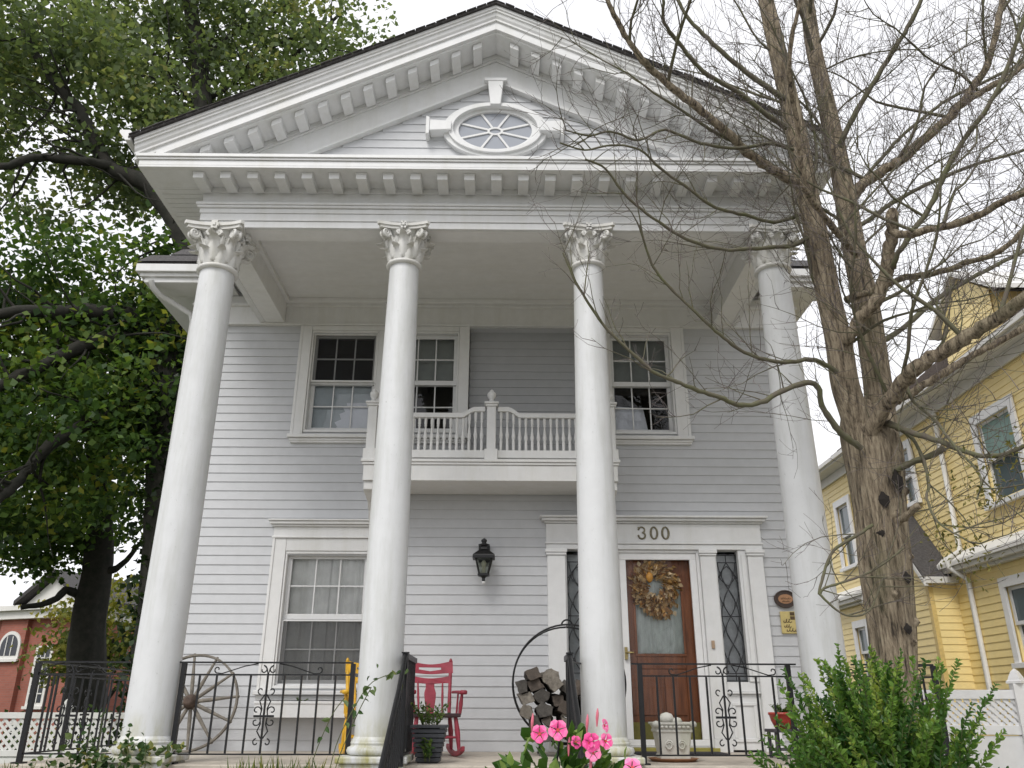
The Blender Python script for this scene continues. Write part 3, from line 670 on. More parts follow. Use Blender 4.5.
# ---- house number
def stroke_digit(ch, x, z, h=.135, w=.075):
    m_ = MB(); y = WY-.062
    if ch == '0':
        pts = [(x+w/2*math.cos(a), y, z+h/2+h/2*math.sin(a)) for a in [2*math.pi*i/28 for i in range(29)]]
        m_.tube(pts, [.0085+.004*abs(math.cos(2*math.pi*i/28)) for i in range(29)], 6, caps=False)
    else:
        A = []
        for i in range(15): a = R_(165-i*16.0); A.append((x+w*.46*math.cos(a), y, z+h*.745+h*.25*math.sin(a)))
        Bp = []
        for i in range(18): a = R_(85-i*15.2); Bp.append((x+w*.52*math.cos(a), y, z+h*.27+h*.27*math.sin(a)))
        m_.tube(A, .0095, 6); m_.tube(Bp, .0105, 6); m_.lathe([(.002, -.014), (.014, 0), (.002, .014)], A[0], 8); m_.lathe([(.002, -.014), (.014, 0), (.002, .014)], Bp[-1], 8)
        m_.bar((x-w*.5, y, z+h), (x-w*.42, y, z+h*.8), .01, .012)
    return m_
for ch, x in (('3', 1.600), ('0', 1.742), ('0', 1.875)): stroke_digit(ch, x, 2.255).build('house_number', BRONZE, house)
MB().box(2.30, 2.335, WY-.09, WY-.071, 1.045, 1.13).build('doorbell', plain('tan_plastic', (.42, .30, .2), .5), house, .004)
# ================================================================ iron railings
def scroll(mb, x, z, r, a0, turns, s=1, y=0, rad=.0055, f=None):
    n = 18; pts = []
    for i in range(n+1):
        t = i/n; a = a0+s*turns*2*math.pi*t; rr = r*(1-.72*t); pts.append((x+rr*math.cos(a), y, z+rr*math.sin(a)))
    if f: pts = [f(*p) for p in pts]
    mb.tube(pts, rad, 5)
def railing(name, label, p0, p1, posts=(1, 1), orn=None, n=None, group='iron porch railings', ext=(0, 0)):
    """p0,p1: ends at floor level. posts, balusters, scroll ornament on one baluster"""
    a, b = Vector((*p0, 0)), Vector((*p1, 0)); d = b-a; Ln = d.length; u = d.normalized()
    root = thing(name, label, 'railing', (p0[0], p0[1], 0), math.atan2(u.y, u.x), group)
    MB().box(-ext[0], Ln+ext[1], -.016, .016, .777, .79).build('top_rail', IRON, root)
    MB().box(0, Ln, -.009, .009, .680, .692).build('middle_rail', IRON, root)
    MB().box(0, Ln, -.009, .009, .066, .078).build('bottom_rail', IRON, root)
    for k, x in ((0, 0.0), (1, Ln)):
        if posts[k]: MB().box(x-.019, x+.019, -.0195, .0195, .002, .776).box(x-.045, x+.045, -.045, .045, -.0, .012).build('post', IRON, root)
    n = n or max(2, int(round(Ln/.142))); mid = orn if orn is not None else n//2
    b0 = None
    for i in range(1, n):
        x = Ln*i/n
        if b0 is None: b0 = MB().box(-.0075, .0075, -.0075, .0075, .079, .679).build('baluster', IRON, root, loc=(x, 0, 0))
        else: again(b0, (x, 0, 0))
    xm = Ln*mid/n; o = MB()
    for s in (-1, 1):      # double lyre around the middle baluster
        for zc, sg in ((.56, 1), (.16, -1)):
            scroll(o, xm+s*.045, zc, .030, -sg*math.pi/2, .72, s*sg)
        o.tube([(xm+s*.008, 0, .53), (xm+s*.045, 0, .475), (xm+s*.022, 0, .42), (xm+s*.030, 0, .37)], .006, 5)
        o.tube([(xm+s*.008, 0, .19), (xm+s*.045, 0, .245), (xm+s*.022, 0, .30), (xm+s*.030, 0, .35)], .006, 5)
        scroll(o, xm+s*.062, .405, .036, math.pi*(0 if s < 0 else 1), .8, -s); scroll(o, xm+s*.062, .318, .036, math.pi*(0 if s < 0 else 1), .8, s)
        o.box(*sorted((xm+s*.009, xm+s*.085)), -.005, .005, .352, .370)
        scroll(o, xm+s*.042, .725, .036, math.pi/2, .8, s*1); o.tube([(xm, 0, .68), (xm+s*.012, 0, .735), (xm+s*.042, 0, .762)], .005, 5)
        # long reclining scrolls between the two upper rails
        xe = xm+s*min(Ln*.42, .44)
        o.tube([(xm+s*.09, 0, .775), (xm+s*.20, 0, .755), (xe-s*.05, 0, .695), (xe, 0, .70)], .005, 5); scroll(o, xe-s*.01, .728, .030, -math.pi/2, .8, s)
    o.build('scroll_ornament', IRON, root)
    return root
RG = 'iron porch railings'
railing('iron_railing', 'short black iron railing between the left porch corner and leftmost column', (-3.93, 0), (-3.16, 0), (1, 0))
railing('iron_railing', 'black iron side railing running back from the left porch corner to the house', (-3.93, .06), (-3.93, 2.05), (0, 1), n=13)
railing('iron_railing', 'black iron railing before the wagon wheel and lower window', (-2.70, 0), (-1.27, 0), (1, 1), ext=(.04, 0), orn=5, n=10)
railing('iron_railing', 'black iron railing before the front door and white planter', (1.165, 0), (2.43, 0), (1, 1), orn=5, n=9, ext=(.07, .07))
railing('iron_railing', 'short black iron railing behind the bare tree trunk beside the rightmost column', (2.98, 0), (3.68, 0), (0, 1))
railing('iron_railing', 'black iron side railing running back to the house behind the green shrub', (3.68, .06), (3.68, 2.05), (0, 1), n=13)

def stair_rail(x, label, s):
    root = thing('stair_handrail', label, 'handrail', (x, -.28, 0), 0, 'iron stair handrails')
    P = [(0, .0, .835), (0, -.06, .80), (0, -.16, .70), (0, -.34, .56), (0, -.9, .20), (0, -1.42, -.14), (0, -1.56, -.20), (0, -1.70, -.19), (0, -1.75, -.15)]
    MB().tube(P, [.02]*9, 8).tube([(0, -.02, .69), (0, -.12, .58), (0, -.34, .42), (0, -.9, .06), (0, -1.42, -.28)], .010, 6).build('top_rail', IRON, root)
    MB().box(-.022, .022, -.022, .022, 0, .845).box(-.03, .03, -.03, .03, .846, .856).build('post', IRON, root)
    MB().box(-.02, .02, -1.50, -1.46, -1.09, -.15).build('post', IRON, root)
    MB().tube([(0, 0, .08), (0, -.2, 0), (0, -1.48, -.86)], .009, 6).build('bottom_rail', IRON, root)
    for i in range(11):
        y = -.12-.125*i; zt = np.interp(-y, [.0, .06, .16, .34, .9, 1.42], [.835, .80, .70, .56, .20, -.14])-.02; zb = np.interp(-y, [0, .2, 1.48], [.08, 0, -.86])
        MB().box(-.008, .008, y-.008, y+.008, zb, zt).build('baluster', IRON, root)
    for i in range(4):
        o = MB(); y = -.22-.25*i; zt = np.interp(-y, [.0, .06, .16, .34, .9, 1.42], [.835, .80, .70, .56, .20, -.14])
        n = 16; o.tube([(0, y+.045*math.cos(6*q/n*1.6)*(1-.6*q/n), zt-.085+.045*math.sin(6*q/n*1.6)*(1-.6*q/n)) for q in range(n)], .007, 5); o.build('scroll_ornament', IRON, root)
    # level run on the porch
    dl = .75 if s < 0 else .35
    MB().box(-.024, .024, .024, dl, .80, .845).build('level_rail', IRON, root)
    MB().box(-.010, .010, .024, dl, .07, .085).build('level_rail', IRON, root)
    k = int(dl/.085)
    for i in range(1, k+1): MB().box(-.010, .010, dl*i/k-.010, dl*i/k+.010, .086, .799).build('baluster', IRON, root)
    MB().bar((s*.015, .0, .782), (s*(.11 if s > 0 else .05), .24, .782), .014, .014).build('wall_tie', IRON, root)
stair_rail(-.80, 'black wrought iron stair handrail left of the steps, beside the red chair', -1)
stair_rail(.55, 'black wrought iron stair handrail right of the steps, among pink flowers', 1)

# ================================================================ wagon wheel
OLDWOOD = plain('weathered_wood', (.20, .18, .15), .85, 0, .3, 14, .4, stretch=(1, 1, 1))
w = thing('wagon_wheel', 'weathered wooden wagon wheel leaning on the grey wall behind the railing', 'wheel', (-3.24, 1.80, .478), 0)
w.rotation_euler = (R_(-10), 0, 0)
RW = .485
def ringpts(r, n, y=0): return [(r*math.cos(2*math.pi*i/n), y, r*math.sin(2*math.pi*i/n)) for i in range(n+1)]
m_ = MB(); m_.ring(lambda a: (RW*math.cos(a), RW*math.sin(a)), lambda a: ((RW-.022)*math.cos(a), (RW-.022)*math.sin(a)), 64, -.022, .022); m_.build('rim', OLDWOOD, w, .004)
for k in range(12):
    a = 2*math.pi*k/12+.12; c, s_ = math.cos(a), math.sin(a)
    MB().tube([(.05*c, 0, .05*s_), (.2*c, 0, .2*s_), (.35*c, 0, .35*s_), (.495*c, 0, .495*s_)], [.019, .021, .015, .013], 8).build('spoke', OLDWOOD, w)
h = MB(); h.lathe([(.03, -.10), (.05, -.095), (.062, -.05), (.075, -.02), (.075, .03), (.05, .06)], n=20); 
hub = h.build('hub', plain('rusty_dark_wood', (.09, .06, .045), .8, 0, .4, 18, .4), w); hub.rotation_euler = (R_(90)*-1, 0, 0)

# ================================================================ rocking chairs
def rocking_chair(label, m, loc, rz, seatm=None):
    r = thing('rocking_chair', label, 'rocking chair', loc, rz, 'rocking chairs on the porch')
    # faces -y ; width .54 ; seat height .42
    sb = MB(); sb.prism([(-.25, -.24), (.25, -.24), (.265, -.15), (.235, .22), (-.235, .22), (-.265, -.15)], lambda x, y: (x, y, .405-.03*(y+.24)), lambda x, y: (x, y, .445-.03*(y+.24)))
    sb.build('seat', seatm or m, r, .008)
    bx = lambda z: .205+.10*(z-.42)*.55; by = lambda z: .20+.27*(z-.42)
    for s in (-1, 1):
        MB().tube([(s*bx(z), by(z), z) for z in (.42, .55, .7, .85, 1.0)], [.019, .022, .019, .021, .016], 10).lathe([(.008, 0), (.021, .015), (.018, .035), (.006, .055)], (s*bx(1.0), by(1.0), .995), 10).build('back_post', m, r)
        MB().tube([(s*.13, by(.44), .44), (s*.135, by(.62), .62), (s*.14, by(.79), .79)], [.010, .014, .009], 8).build('spindle', m, r)
        MB().prism([(by(.66)+.0, .655), (.02, .655), (-.20, .64), (-.25, .645), (-.25, .675), (-.20, .675), (.02, .685), (by(.66), .685)], lambda y, z, s=s: (s*.27-.033, y, z), lambda y, z, s=s: (s*.27+.033, y, z)).build('armrest', m, r, .010)
        MB().lathe([(.03, 0), (.04, .01), (.04, .035), (.03, .045)], (s*.272, -.25, .638), 14).build('arm_knob', m, r)
        MB().tube([(s*.245, -.20, .43), (s*.255, -.20, .54), (s*.265, -.20, .645)], [.017, .023, .014], 10).build('arm_post', m, r)
        MB().tube([(s*.25, .0, .435), (s*.262, .0, .655)], [.012, .010], 8).build('spindle', m, r)
        for y0, y1 in ((-.18, -.24), (.16, .20)):
            MB().tube([(s*.205, y0, .41), (s*.225, (y0+y1)/2, .25), (s*.24, y1, .065)], [.020, .028, .017], 10).build('leg', m, r)
        pts = []
        for i in range(17):
            y = -.42+.86*i/16; pts.append((y, .028+(y-.02)**2*.36))
        poly = [(y, z+.024) for y, z in pts]+[(y, z-.026) for y, z in pts[::-1]]
        MB().prism(poly, lambda y, z, s=s: (s*.245-.019, y, z), lambda y, z, s=s: (s*.245+.019, y, z)).build('rocker', m, r, .006)
    for y, z in ((-.215, .2), (.185, .2)): MB().tube([(-.222, y, z), (0, y, z), (.222, y, z)], [.011, .017, .011], 8).build('stretcher', m, r)
    def slat(z0, z1, bow, name, hole=False):
        n = 20; top = []; bot = []
        for i in range(n+1):
            u = -1+2*i/n; xw = bx(z1)+(.02 if hole else -.01); top.append((u*xw, z1+bow*(u*u)-bow*.4*math.cos(u*math.pi)*.5)); bot.append((u*xw, z0-bow*.25*math.cos(u*math.pi)))
        yb = lambda x, z: by(z)+.03*(1-(x/.26)**2)-.012
        mb = MB()
        if hole:      # crest rail with a hand hole: four strips round the gap
            poly = [(x, z) for x, z in top[:6]]+[(x, z) for x, z in bot[:6][::-1]]
            cut0 = [(x, z0+(z1-z0)*.62) for x, z in top[5:16]]; cut1 = [(x, z0+(z1-z0)*(.42-.18*(1-abs(x)/.13))) for x, z in top[5:16]]
            for P in (poly, [(x, z) for x, z in top[15:]]+[(x, z) for x, z in bot[15:][::-1]], top[5:16]+cut0[::-1], cut1+bot[5:16][::-1]):
                mb.prism(P, lambda x, z: (x, yb(x, z)-.012, z), lambda x, z: (x, yb(x, z)+.012, z))
        else: mb.prism(top+bot[::-1], lambda x, z: (x, yb(x, z)-.012, z), lambda x, z: (x, yb(x, z)+.012, z))
        mb.build(name, m, r)
    r.scale = (.90, .90, .86)
    slat(.875, .985, .03, 'crest_rail', True); slat(.765, .825, .02, 'back_slat')
    sp = [(.035, .43), (.045, .50), (.062, .60), (.066, .66), (.048, .72), (.05, .77)]
    MB().prism([(x, z) for x, z in sp]+[(-x, z) for x, z in sp[::-1]], lambda x, z: (x, by(z)+.008, z), lambda x, z: (x, by(z)+.028, z)).build('splat', m, r, .004)
    return r
RED = plain('faded_red_paint', (.34, .036, .06), .5, 0, .2, 10, .25)
YEL = plain('yellow_paint', (.70, .40, .02), .45, 0, .2, 10, .25)
rocking_chair('faded red wooden rocking chair with vase shaped splat against the grey wall', RED, (-.665, 1.15, 0), R_(14), plain('dark_seat', (.055, .025, .03), .6))
rocking_chair('yellow wooden rocking chair half hidden behind the second column', YEL, (-1.30, 1.20, 0), R_(14))

# ================================================================ log rack and logs
rk = thing('log_rack', 'black iron hoop firewood rack standing left of the front door', 'log rack', (.655, 1.35, 0))
RR = .555; zc = .66
for y in (-.15, .15): MB().tube([(RR*math.cos(2*math.pi*i/56), y, zc+RR*math.sin(2*math.pi*i/56)) for i in range(57)], .0095, 7).build('hoop', IRON, rk)
for a in (200, 235, 270, 305, 340):
    c, s_ = RR*math.cos(R_(a)), RR*math.sin(R_(a)); MB().tube([(c, -.15, zc+s_), (c, .15, zc+s_)], .008, 6).build('crossbar', IRON, rk)
MB().tube([(.055*math.cos(math.pi*i/12), 0, zc+RR+.005+.055*math.sin(math.pi*i/12)) for i in range(13)], .009, 6).tube([(0, -.15, zc+RR), (0, .15, zc+RR)], .008, 6).build('handle', IRON, rk)
for s in (-1, 1): MB().tube([(s*.30, -.2, .012), (s*.27, -.15, .14), (s*.27, .15, .14), (s*.30, .2, .012)], .010, 6).build('foot', IRON, rk)
BARKD = plain('split_log', (.105, .092, .08), .9, 0, .45, 16, .8, c2=(.035, .03, .028))
LOGM = [plain('split_log_%s' % k_, c_, .9, 0, .45, 14, .9, c2=d_) for k_, c_, d_ in (('grey', (.085, .078, .07), (.03, .027, .024)), ('brown', (.09, .072, .058), (.03, .024, .02)), ('pale', (.20, .18, .15), (.07, .06, .05)))]
cells = []; zrow = -.47; row = 0
while zrow < .06:
    half = math.sqrt(max(0, .53**2-zrow**2))-.06; xx = -half+random.uniform(0, .05)
    while xx < half: cells.append((xx+random.uniform(-.015, .015), zrow+random.uniform(-.015, .015))); xx += random.uniform(.125, .165)
    zrow += .11; row += 1
cells += [(-.36, .06), (-.2, .05)]
for i, (x, z) in enumerate(cells):
    n = random.choice([3, 4, 4, 5, 6]); a = random.random()*6.28; P = []; r_ = random.uniform(.072, .095)*(1.15 if n == 3 else 1)
    for k in range(n):
        aa = a+2*math.pi*k/n+random.uniform(-.28, .28); q = r_*random.uniform(.85, 1.12); P.append((q*math.cos(aa), q*math.sin(aa)*.9))
    P2 = []
    for k in range(n):
        p, q = P[k], P[(k+1) % n]
        for t in (0, .25, .5, .75): P2.append((p[0]+(q[0]-p[0])*t+random.uniform(-.005, .005), p[1]+(q[1]-p[1])*t+random.uniform(-.005, .005)))
    ya, yb = -.24-random.random()*.10, .25+random.random()*.05; tw = random.uniform(.9, 1.05); sl_ = random.uniform(-.25, .25)
    o = MB().prism(P2, lambda u, v: (u, ya+sl_*v, v), lambda u, v: (u*tw, yb, v*tw)).build('log', LOGM[i % 3], bevel=.004)
    o.location = (.655+x, 1.35, .66+z); o.rotation_euler = (random.uniform(-.06, .06), 0, random.uniform(-.12, .12))
    tag(o, 'grey split firewood log stacked inside the black hoop rack', 'log', 'split logs in the hoop rack')

# ================================================================ wall lantern
ln = thing('wall_lantern', 'black carriage lantern with glass panes mounted on the grey wall', 'lantern', (-.222, 1.93, 1.72)); ln.scale = (1.3, 1.0, 1.0)
fr_ = MB()
for k in range(4):
    a = R_(45+90*k); b_ = R_(45+90*(k+1)); fr_.bar((.052*math.cos(a), .052*math.sin(a), .10), (.098*math.cos(a), .098*math.sin(a), .285), .012, .012)
    fr_.bar((.05*math.cos(a), .05*math.sin(a), .10), (.05*math.cos(b_), .05*math.sin(b_), .10), .014, .016); fr_.bar((.1*math.cos(a), .1*math.sin(a), .285), (.1*math.cos(b_), .1*math.sin(b_), .285), .014, .016)
fr_.build('lantern_frame', IRON, ln)
rot4 = lambda prof: MB().lathe(prof, n=4, smooth=False)
o = rot4([(.135, .27), (.135, .30), (.13, .31), (.085, .345), (.04, .38), (.03, .40)]).build('lantern_roof', IRON, ln); o.rotation_euler = (0, 0, R_(45))
MB().lathe([(.028, .40), (.028, .415), (.050, .422), (.050, .432), (.026, .44), (.018, .455), (.026, .468), (.024, .485), (.010, .497), (.002, .505)], n=16).build('finial', IRON, ln)
o = rot4([(.005, .02), (.02, .03), (.018, .055), (.03, .07), (.072, .085), (.072, .10)]).build('lantern_base', IRON, ln); o.rotation_euler = (0, 0, R_(45))
MB().lathe([(.003, -.01), (.014, 0), (.014, .018), (.004, .025)], n=12).build('drip_finial', WHITE, ln)
MB().tube([(0, 0, .45), (0, .05, .50), (0, .12, .48), (0, .16, .40)], .012, 8).box(-.05, .05, .165, .2, .26, .45).build('wall_bracket', IRON, ln)
LG = glass('lantern_glass', (.75, .78, .74), .08)
o = rot4([(.048, .108), (.092, .278)]); o = MB().lathe([(.050, .108), (.094, .278)], n=4, smooth=False, caps=False).build('lantern_pane', LG, ln, fix=False); o.rotation_euler = (0, 0, R_(45))
MB().lathe([(.015, .10), (.015, .19), (.020, .20), (.022, .225), (.012, .25), (.002, .255)], n=12).build('candle_bulb', plain('ivory_bulb', (.75, .72, .6), .4), ln)

# ================================================================ plaques
PLQ = plain('dark_brown_plaque', (.055, .032, .022), .5, 0, .3, 20); TAN = plain('tan_plaque', (.42, .22, .11), .5, 0, .15, 12); CREAM = plain('cream_yellow_board', (.62, .50, .20), .6, 0, .15, 9); BRN = plain('brown_lettering', (.10, .06, .025), .6)
p = thing('oval_plaque', 'oval dark brown wall plaque with tan lettered centre', 'plaque', (3.19, WY-.016, 1.585))
oval_poly = lambda a, b: [(a*math.cos(2*math.pi*k/40), b*math.sin(2*math.pi*k/40)) for k in range(40)]
MB().prism(oval_poly(.125, .098), lambda x, z: (x, -.022, z), lambda x, z: (x, -.001, z)).ring(lambda a: (.125*math.cos(a), .098*math.sin(a)), lambda a: (.112*math.cos(a), .086*math.sin(a)), 40, -.032, -.0225).build('plaque_board', PLQ, p, .003)
c_ = MB().prism(oval_poly(.082, .052), lambda x, z: (x, -.026, z), lambda x, z: (x, -.0225, z)).build('plaque_centre', TAN, p)
def squiggle(mb, x0, x1, z, h, n, y, r=.0028):
    pts = []; m = n*5
    for i in range(m+1):
        t = i/m; pts.append((x0+(x1-x0)*t+.25*h*math.sin(t*n*2*math.pi+1), y, z+h*(.5+.5*math.sin(t*n*2*math.pi))*(1 if (int(t*n) % 3) else .6)))
    mb.tube(pts, r, 4)
q = MB(); squiggle(q, -.055, .055, -.004, .026, 5, -.027); squiggle(q, -.045, .045, -.034, .018, 6, -.027); q.build('lettering', BRN, c_)
p = thing('square_plaque', 'square cream yellow house plaque with brown lettering below the oval one', 'plaque', (3.225, WY-.016, 1.33))
MB().box(-.112, .112, -.02, -.001, -.12, .12).build('plaque_board', CREAM, p, .004)
q = MB()
for i in (0, 1):
    for k in (0, 1): q.box(-.005+i*.062, .045+i*.062, -.0235, -.0205, .030+k*.045, .066+k*.045)
squiggle(q, -.09, .0, -.005, .045, 3, -.0215, .004); squiggle(q, -.085, -.01, -.055, .035, 3, -.0215, .004); squiggle(q, -.065, .095, -.10, .04, 5, -.0215, .004)
q.build('lettering', BRN, p)

# ================================================================ leaves helper (numpy)
def leaf_mesh(name, C, size, m, parent=None, tint=None, up=None, aspect=.6, fold=.18, dirs=None, shape='kite', smooth=False):
    C = np.asarray(C, float); n = len(C); size = np.broadcast_to(np.asarray(size, float), (n,))
    D = rng.normal(size=(n, 3)) if dirs is None else np.asarray(dirs, float)+rng.normal(size=(n, 3))*.25
    D /= np.linalg.norm(D, axis=1)[:, None]+1e-9
    N = rng.normal(size=(n, 3))+np.array([0, 0, .9 if up is None else up]); N -= D*(N*D).sum(1)[:, None]; N /= np.linalg.norm(N, axis=1)[:, None]+1e-9
    S = np.cross(D, N); s = size[:, None]
    if shape == 'kite':
        P = [C, C+D*s*.45+S*s*aspect*.5+N*s*fold, C+D*s, C+D*s*.45-S*s*aspect*.5+N*s*fold]; k = 4
        V = np.stack(P, 1).reshape(-1, 3); Fi = (np.arange(n)[:, None]*4+np.arange(4)).reshape(-1); loops = np.full(n, 4); per = 1
    else:          # two halves folded on the midrib
        P = [C, C+D*s*.28+S*s*aspect*.45+N*s*fold, C+D*s*.62+S*s*aspect*.42+N*s*fold*.9, C+D*s-N*s*fold*.35, C+D*s*.62-S*s*aspect*.42+N*s*fold*.9, C+D*s*.28-S*s*aspect*.45+N*s*fold, C+D*s*.5+N*s*.02]
        V = np.stack(P, 1).reshape(-1, 3); q = np.array([[0, 1, 2, 6], [6, 2, 3, 3], [0, 6, 4, 5], [6, 3, 4, 4]])
        Fq = np.array([[0, 1, 2, 6], [0, 6, 4, 5]]); Ft = np.array([[6, 2, 3], [6, 3, 4]])
        base = np.arange(n)[:, None, None]*7
        fl = [tuple(x) for x in (base+Fq).reshape(-1, 4)]+[tuple(x) for x in (base+Ft).reshape(-1, 3)]
    me = bpy.data.meshes.new(name)
    tint = rng.random(n) if tint is None else tint
    if shape == 'kite':
        me.vertices.add(len(V)); me.vertices.foreach_set('co', V.ravel()); me.loops.add(len(Fi)); me.loops.foreach_set('vertex_index', Fi)
        me.polygons.add(n); me.polygons.foreach_set('loop_start', np.arange(n)*4); me.polygons.foreach_set('loop_total', loops); me.update(calc_edges=True); ft = tint
    else:
        me.from_pydata([tuple(v) for v in V], [], fl); ft = np.concatenate([np.repeat(tint, 2), np.repeat(tint, 2)])
    a = me.attributes.new('tint', 'FLOAT', 'FACE'); a.data.foreach_set('value', np.ascontiguousarray(ft, dtype=np.float32))
    me.materials.append(m); o = link(bpy.data.objects.new(name, me))
    if parent is not None: o.parent = parent
    return o

# ================================================================ wreath
DRY = leafmat('dried_leaves', [(0, (.26, .12, .045)), (.35, (.50, .29, .10)), (.7, (.66, .46, .22)), (1, (.74, .60, .40))], .15, .7)
wr = thing('wreath', 'wreath of dried tan and orange autumn leaves on the front door', 'wreath', (1.735, WY+.055, 1.735))
n = 900; a = rng.random(n)*2*math.pi; rr = .172+rng.normal(size=n)*.045
pts = np.stack([rr*np.cos(a), rng.normal(size=n)*.014, rr*np.sin(a)], 1)
dirs = np.stack([np.cos(a)+.8*np.sin(a), rng.normal(size=n)*.35-.35, np.sin(a)-.8*np.cos(a)], 1)
pts2 = np.stack([rng.normal(size=110)*.055+.03, rng.normal(size=110)*.012, -.22-rng.random(110)*.10], 1)
leaf_mesh('foliage', np.vstack([pts, pts2]), 0.072, DRY, wr, dirs=np.vstack([dirs, np.tile([0, -.3, -1], (110, 1))]), aspect=.75)
MB().tube([(.165*math.cos(2*math.pi*i/32), .012, .165*math.sin(2*math.pi*i/32)) for i in range(33)], .018, 6).build('ring', OLDWOOD, wr)
MB().lathe([(.004, 0), (.03, .02), (.045, .06), (.036, .1), (.006, .125)], (-.06, -.03, .03), 12).build('gourd', plain('orange_gourd', (.55, .27, .05), .5), wr)

# ================================================================ planters
URN = paint('weathered_white_stone', (.60, .59, .54), .8, amount=.8, dirt=(.4, .42, .3))
pl = thing('white_planter', 'weathered white stone planter with carved rim before the front door', 'planter', (1.50, .50, .025)); pl.scale = (.80, .80, .68)
sq = lambda r_, z: [(r_*(1 if abs(math.cos(t)) > .7 else abs(math.cos(t))/.7)*math.copysign(1, math.cos(t)), r_*(1 if abs(math.sin(t)) > .7 else abs(math.sin(t))/.7)*math.copysign(1, math.sin(t)), z) for t in [2*math.pi*(k+.5)/32 for k in range(32)]]
def sqlathe(mb, prof):
    V = [p for r_, z in prof for p in sq(r_, z)]; m2 = len(prof)
    mb.add(V, [(i*32+k, i*32+(k+1) % 32, (i+1)*32+(k+1) % 32, (i+1)*32+k) for i in range(m2-1) for k in range(32)]); return mb
u = sqlathe(MB(), [(.001, 0), (.165, 0), (.165, .04), (.15, .05), (.155, .06), (.185, .31), (.20, .315), (.20, .34), (.188, .35), (.205, .40), (.225, .405), (.225, .43), (.19, .43), (.17, .36), (.001, .36)])
u.build('planter_body', URN, pl, .006)
for s in (-1, 1):
    MB().tube([(s*.07+.045*math.cos(6.3*i/16*1.4)*(1-.5*i/16), -.178-.0, .16+.06*math.sin(6.3*i/16*1.4)*(1-.5*i/16)) for i in range(17)], .009, 6).build('carved_scroll', URN, pl)
    MB().lathe([(.005, -.03), (.035, -.02), (.045, .01), (.03, .04), (.005, .05)], (s*.20, -.19, .40), 10).build('carved_boss', URN, pl)
for i in range(7): MB().lathe([(.004, -.02), (.022, -.008), (.022, .008), (.004, .02)], (-.14+i*.047, -.206, .375), 8).build('carved_bead', URN, pl)
ball = MB(); ball.lathe([(.01, 0), (.06, .02), (.085, .075), (.06, .13), (.01, .15)], (-.06, -.06, .40), 18); ball.lathe([(.01, 0), (.045, .015), (.06, .05), (.04, .09), (.01, .1)], (.05, -.09, .39), 14).build('stone_filling', URN, pl)
LEAFG = leafmat('mixed_green_leaves', [(0, (.03, .06, .015)), (.5, (.07, .14, .03)), (1, (.20, .28, .06))], .35)
PLST = plain('terracotta_saucer', (.32, .15, .07), .7, 0, .2, 12)
sc_ = MB().lathe([(.001, 0), (.24, 0), (.275, .025), (.285, .028), (.285, .005), (.265, -.002)][:4], n=36).build('plant_saucer', PLST); sc_.location = (1.50, .50, .001); sc_.scale = (.78, .78, .9)
tag(sc_, 'brown saucer under the white stone planter', 'saucer')
bpn = thing('black_planter', 'slatted black square planter beside the stair handrail and red chair', 'planter', (-.62, .20, 0))
b_ = MB()
for i in range(7):
    z = .012+i*.037; r_ = .10+.007*i; b_.box(-r_, r_, -r_, -r_+.014, z, z+.031).box(-r_, r_, r_-.014, r_, z, z+.031).box(-r_, -r_+.014, -r_+.014, r_-.014, z, z+.031).box(r_-.014, r_, -r_+.014, r_-.014, z, z+.031)
BLK = plain('black_plastic', (.03, .033, .04), .5, 0, .2, 20)
b_.box(-.155, .155, -.155, .155, .272, .295).box(-.085, .085, -.085, .085, .0, .271); b_.build('planter_body', BLK, bpn, .003)
def tuft(n, h, spread, base, leafsize, m, parent, name='foliage', lean=(0, 0), npl=9):
    P = []; D = []; stem = MB()
    for i in range(n):
        a = random.random()*2*math.pi; l = h*random.uniform(.5, 1.1); dx, dy = math.cos(a)*spread*random.random()+lean[0], math.sin(a)*spread*random.random()+lean[1]
        pts = [(base[0]+dx*t**1.3+base[3]*math.cos(a)*.5, base[1]+dy*t**1.3+base[3]*math.sin(a)*.5, base[2]+l*t*(1-.12*t)) for t in (0, .33, .66, 1)]
        stem.tube(pts, [.003, .0025, .002, .0012], 4)
        for k in range(npl):
            t = .15+.85*k/npl; q = np.array([np.interp(t, (0, .33, .66, 1), [p[c] for p in pts]) for c in range(3)]); P.append(q); aa = random.random()*6.28; D.append((math.cos(aa), math.sin(aa), .6))
    stem.build('stem', STEMG, parent); leaf_mesh(name, P, np.array([leafsize*random.uniform(.6, 1.2) for _ in P]), m, parent, dirs=D, shape='fold')
STEMG = plain('green_stem', (.10, .12, .04), .7, 0, .3, 10, 0)
bp2 = thing('potted_plant', 'straggly green plant growing in the black slatted planter', 'plant', (-.62, .20, .28))
tuft(26, .22, .16, (0, 0, 0, .12), .035, LEAFG, bp2); tuft(5, .25, .05, (.0, -.17, -.26, .05), .05, LEAFG, bp2)
# window box
wb_ = thing('window_box', 'white wooden window box under the lower left window', 'window box', (-1.98, WY-.16, .30))
MB().box(-.62, .62, -.10, -.08, .03, .19).box(-.62, .62, .08, .10, .03, .19).box(-.62, -.60, -.08, .08, .03, .19).box(.60, .62, -.08, .08, .03, .19).box(-.60, .60, -.08, .08, .03, .06).box(-.63, .63, -.11, -.10, .165, .192).build('box_panel', WHITE, wb_, .003)
MB().box(-.595, .595, -.078, .078, .062, .16).build('soil', plain('potting_soil', (.05, .035, .025), .95, 0, .4, 30, .5), wb_)
for x, lb in ((.36, 'small bushy plant at the right end of the white window box'), (-.18, 'tiny sprig in the middle of the white window box')):
    q = thing('potted_plant', lb, 'plant', (-1.98+x, WY-.16, .46)); tuft(9 if x > 0 else 4, .15 if x > 0 else .07, .10, (0, 0, 0, .04), .035, LEAFG, q)
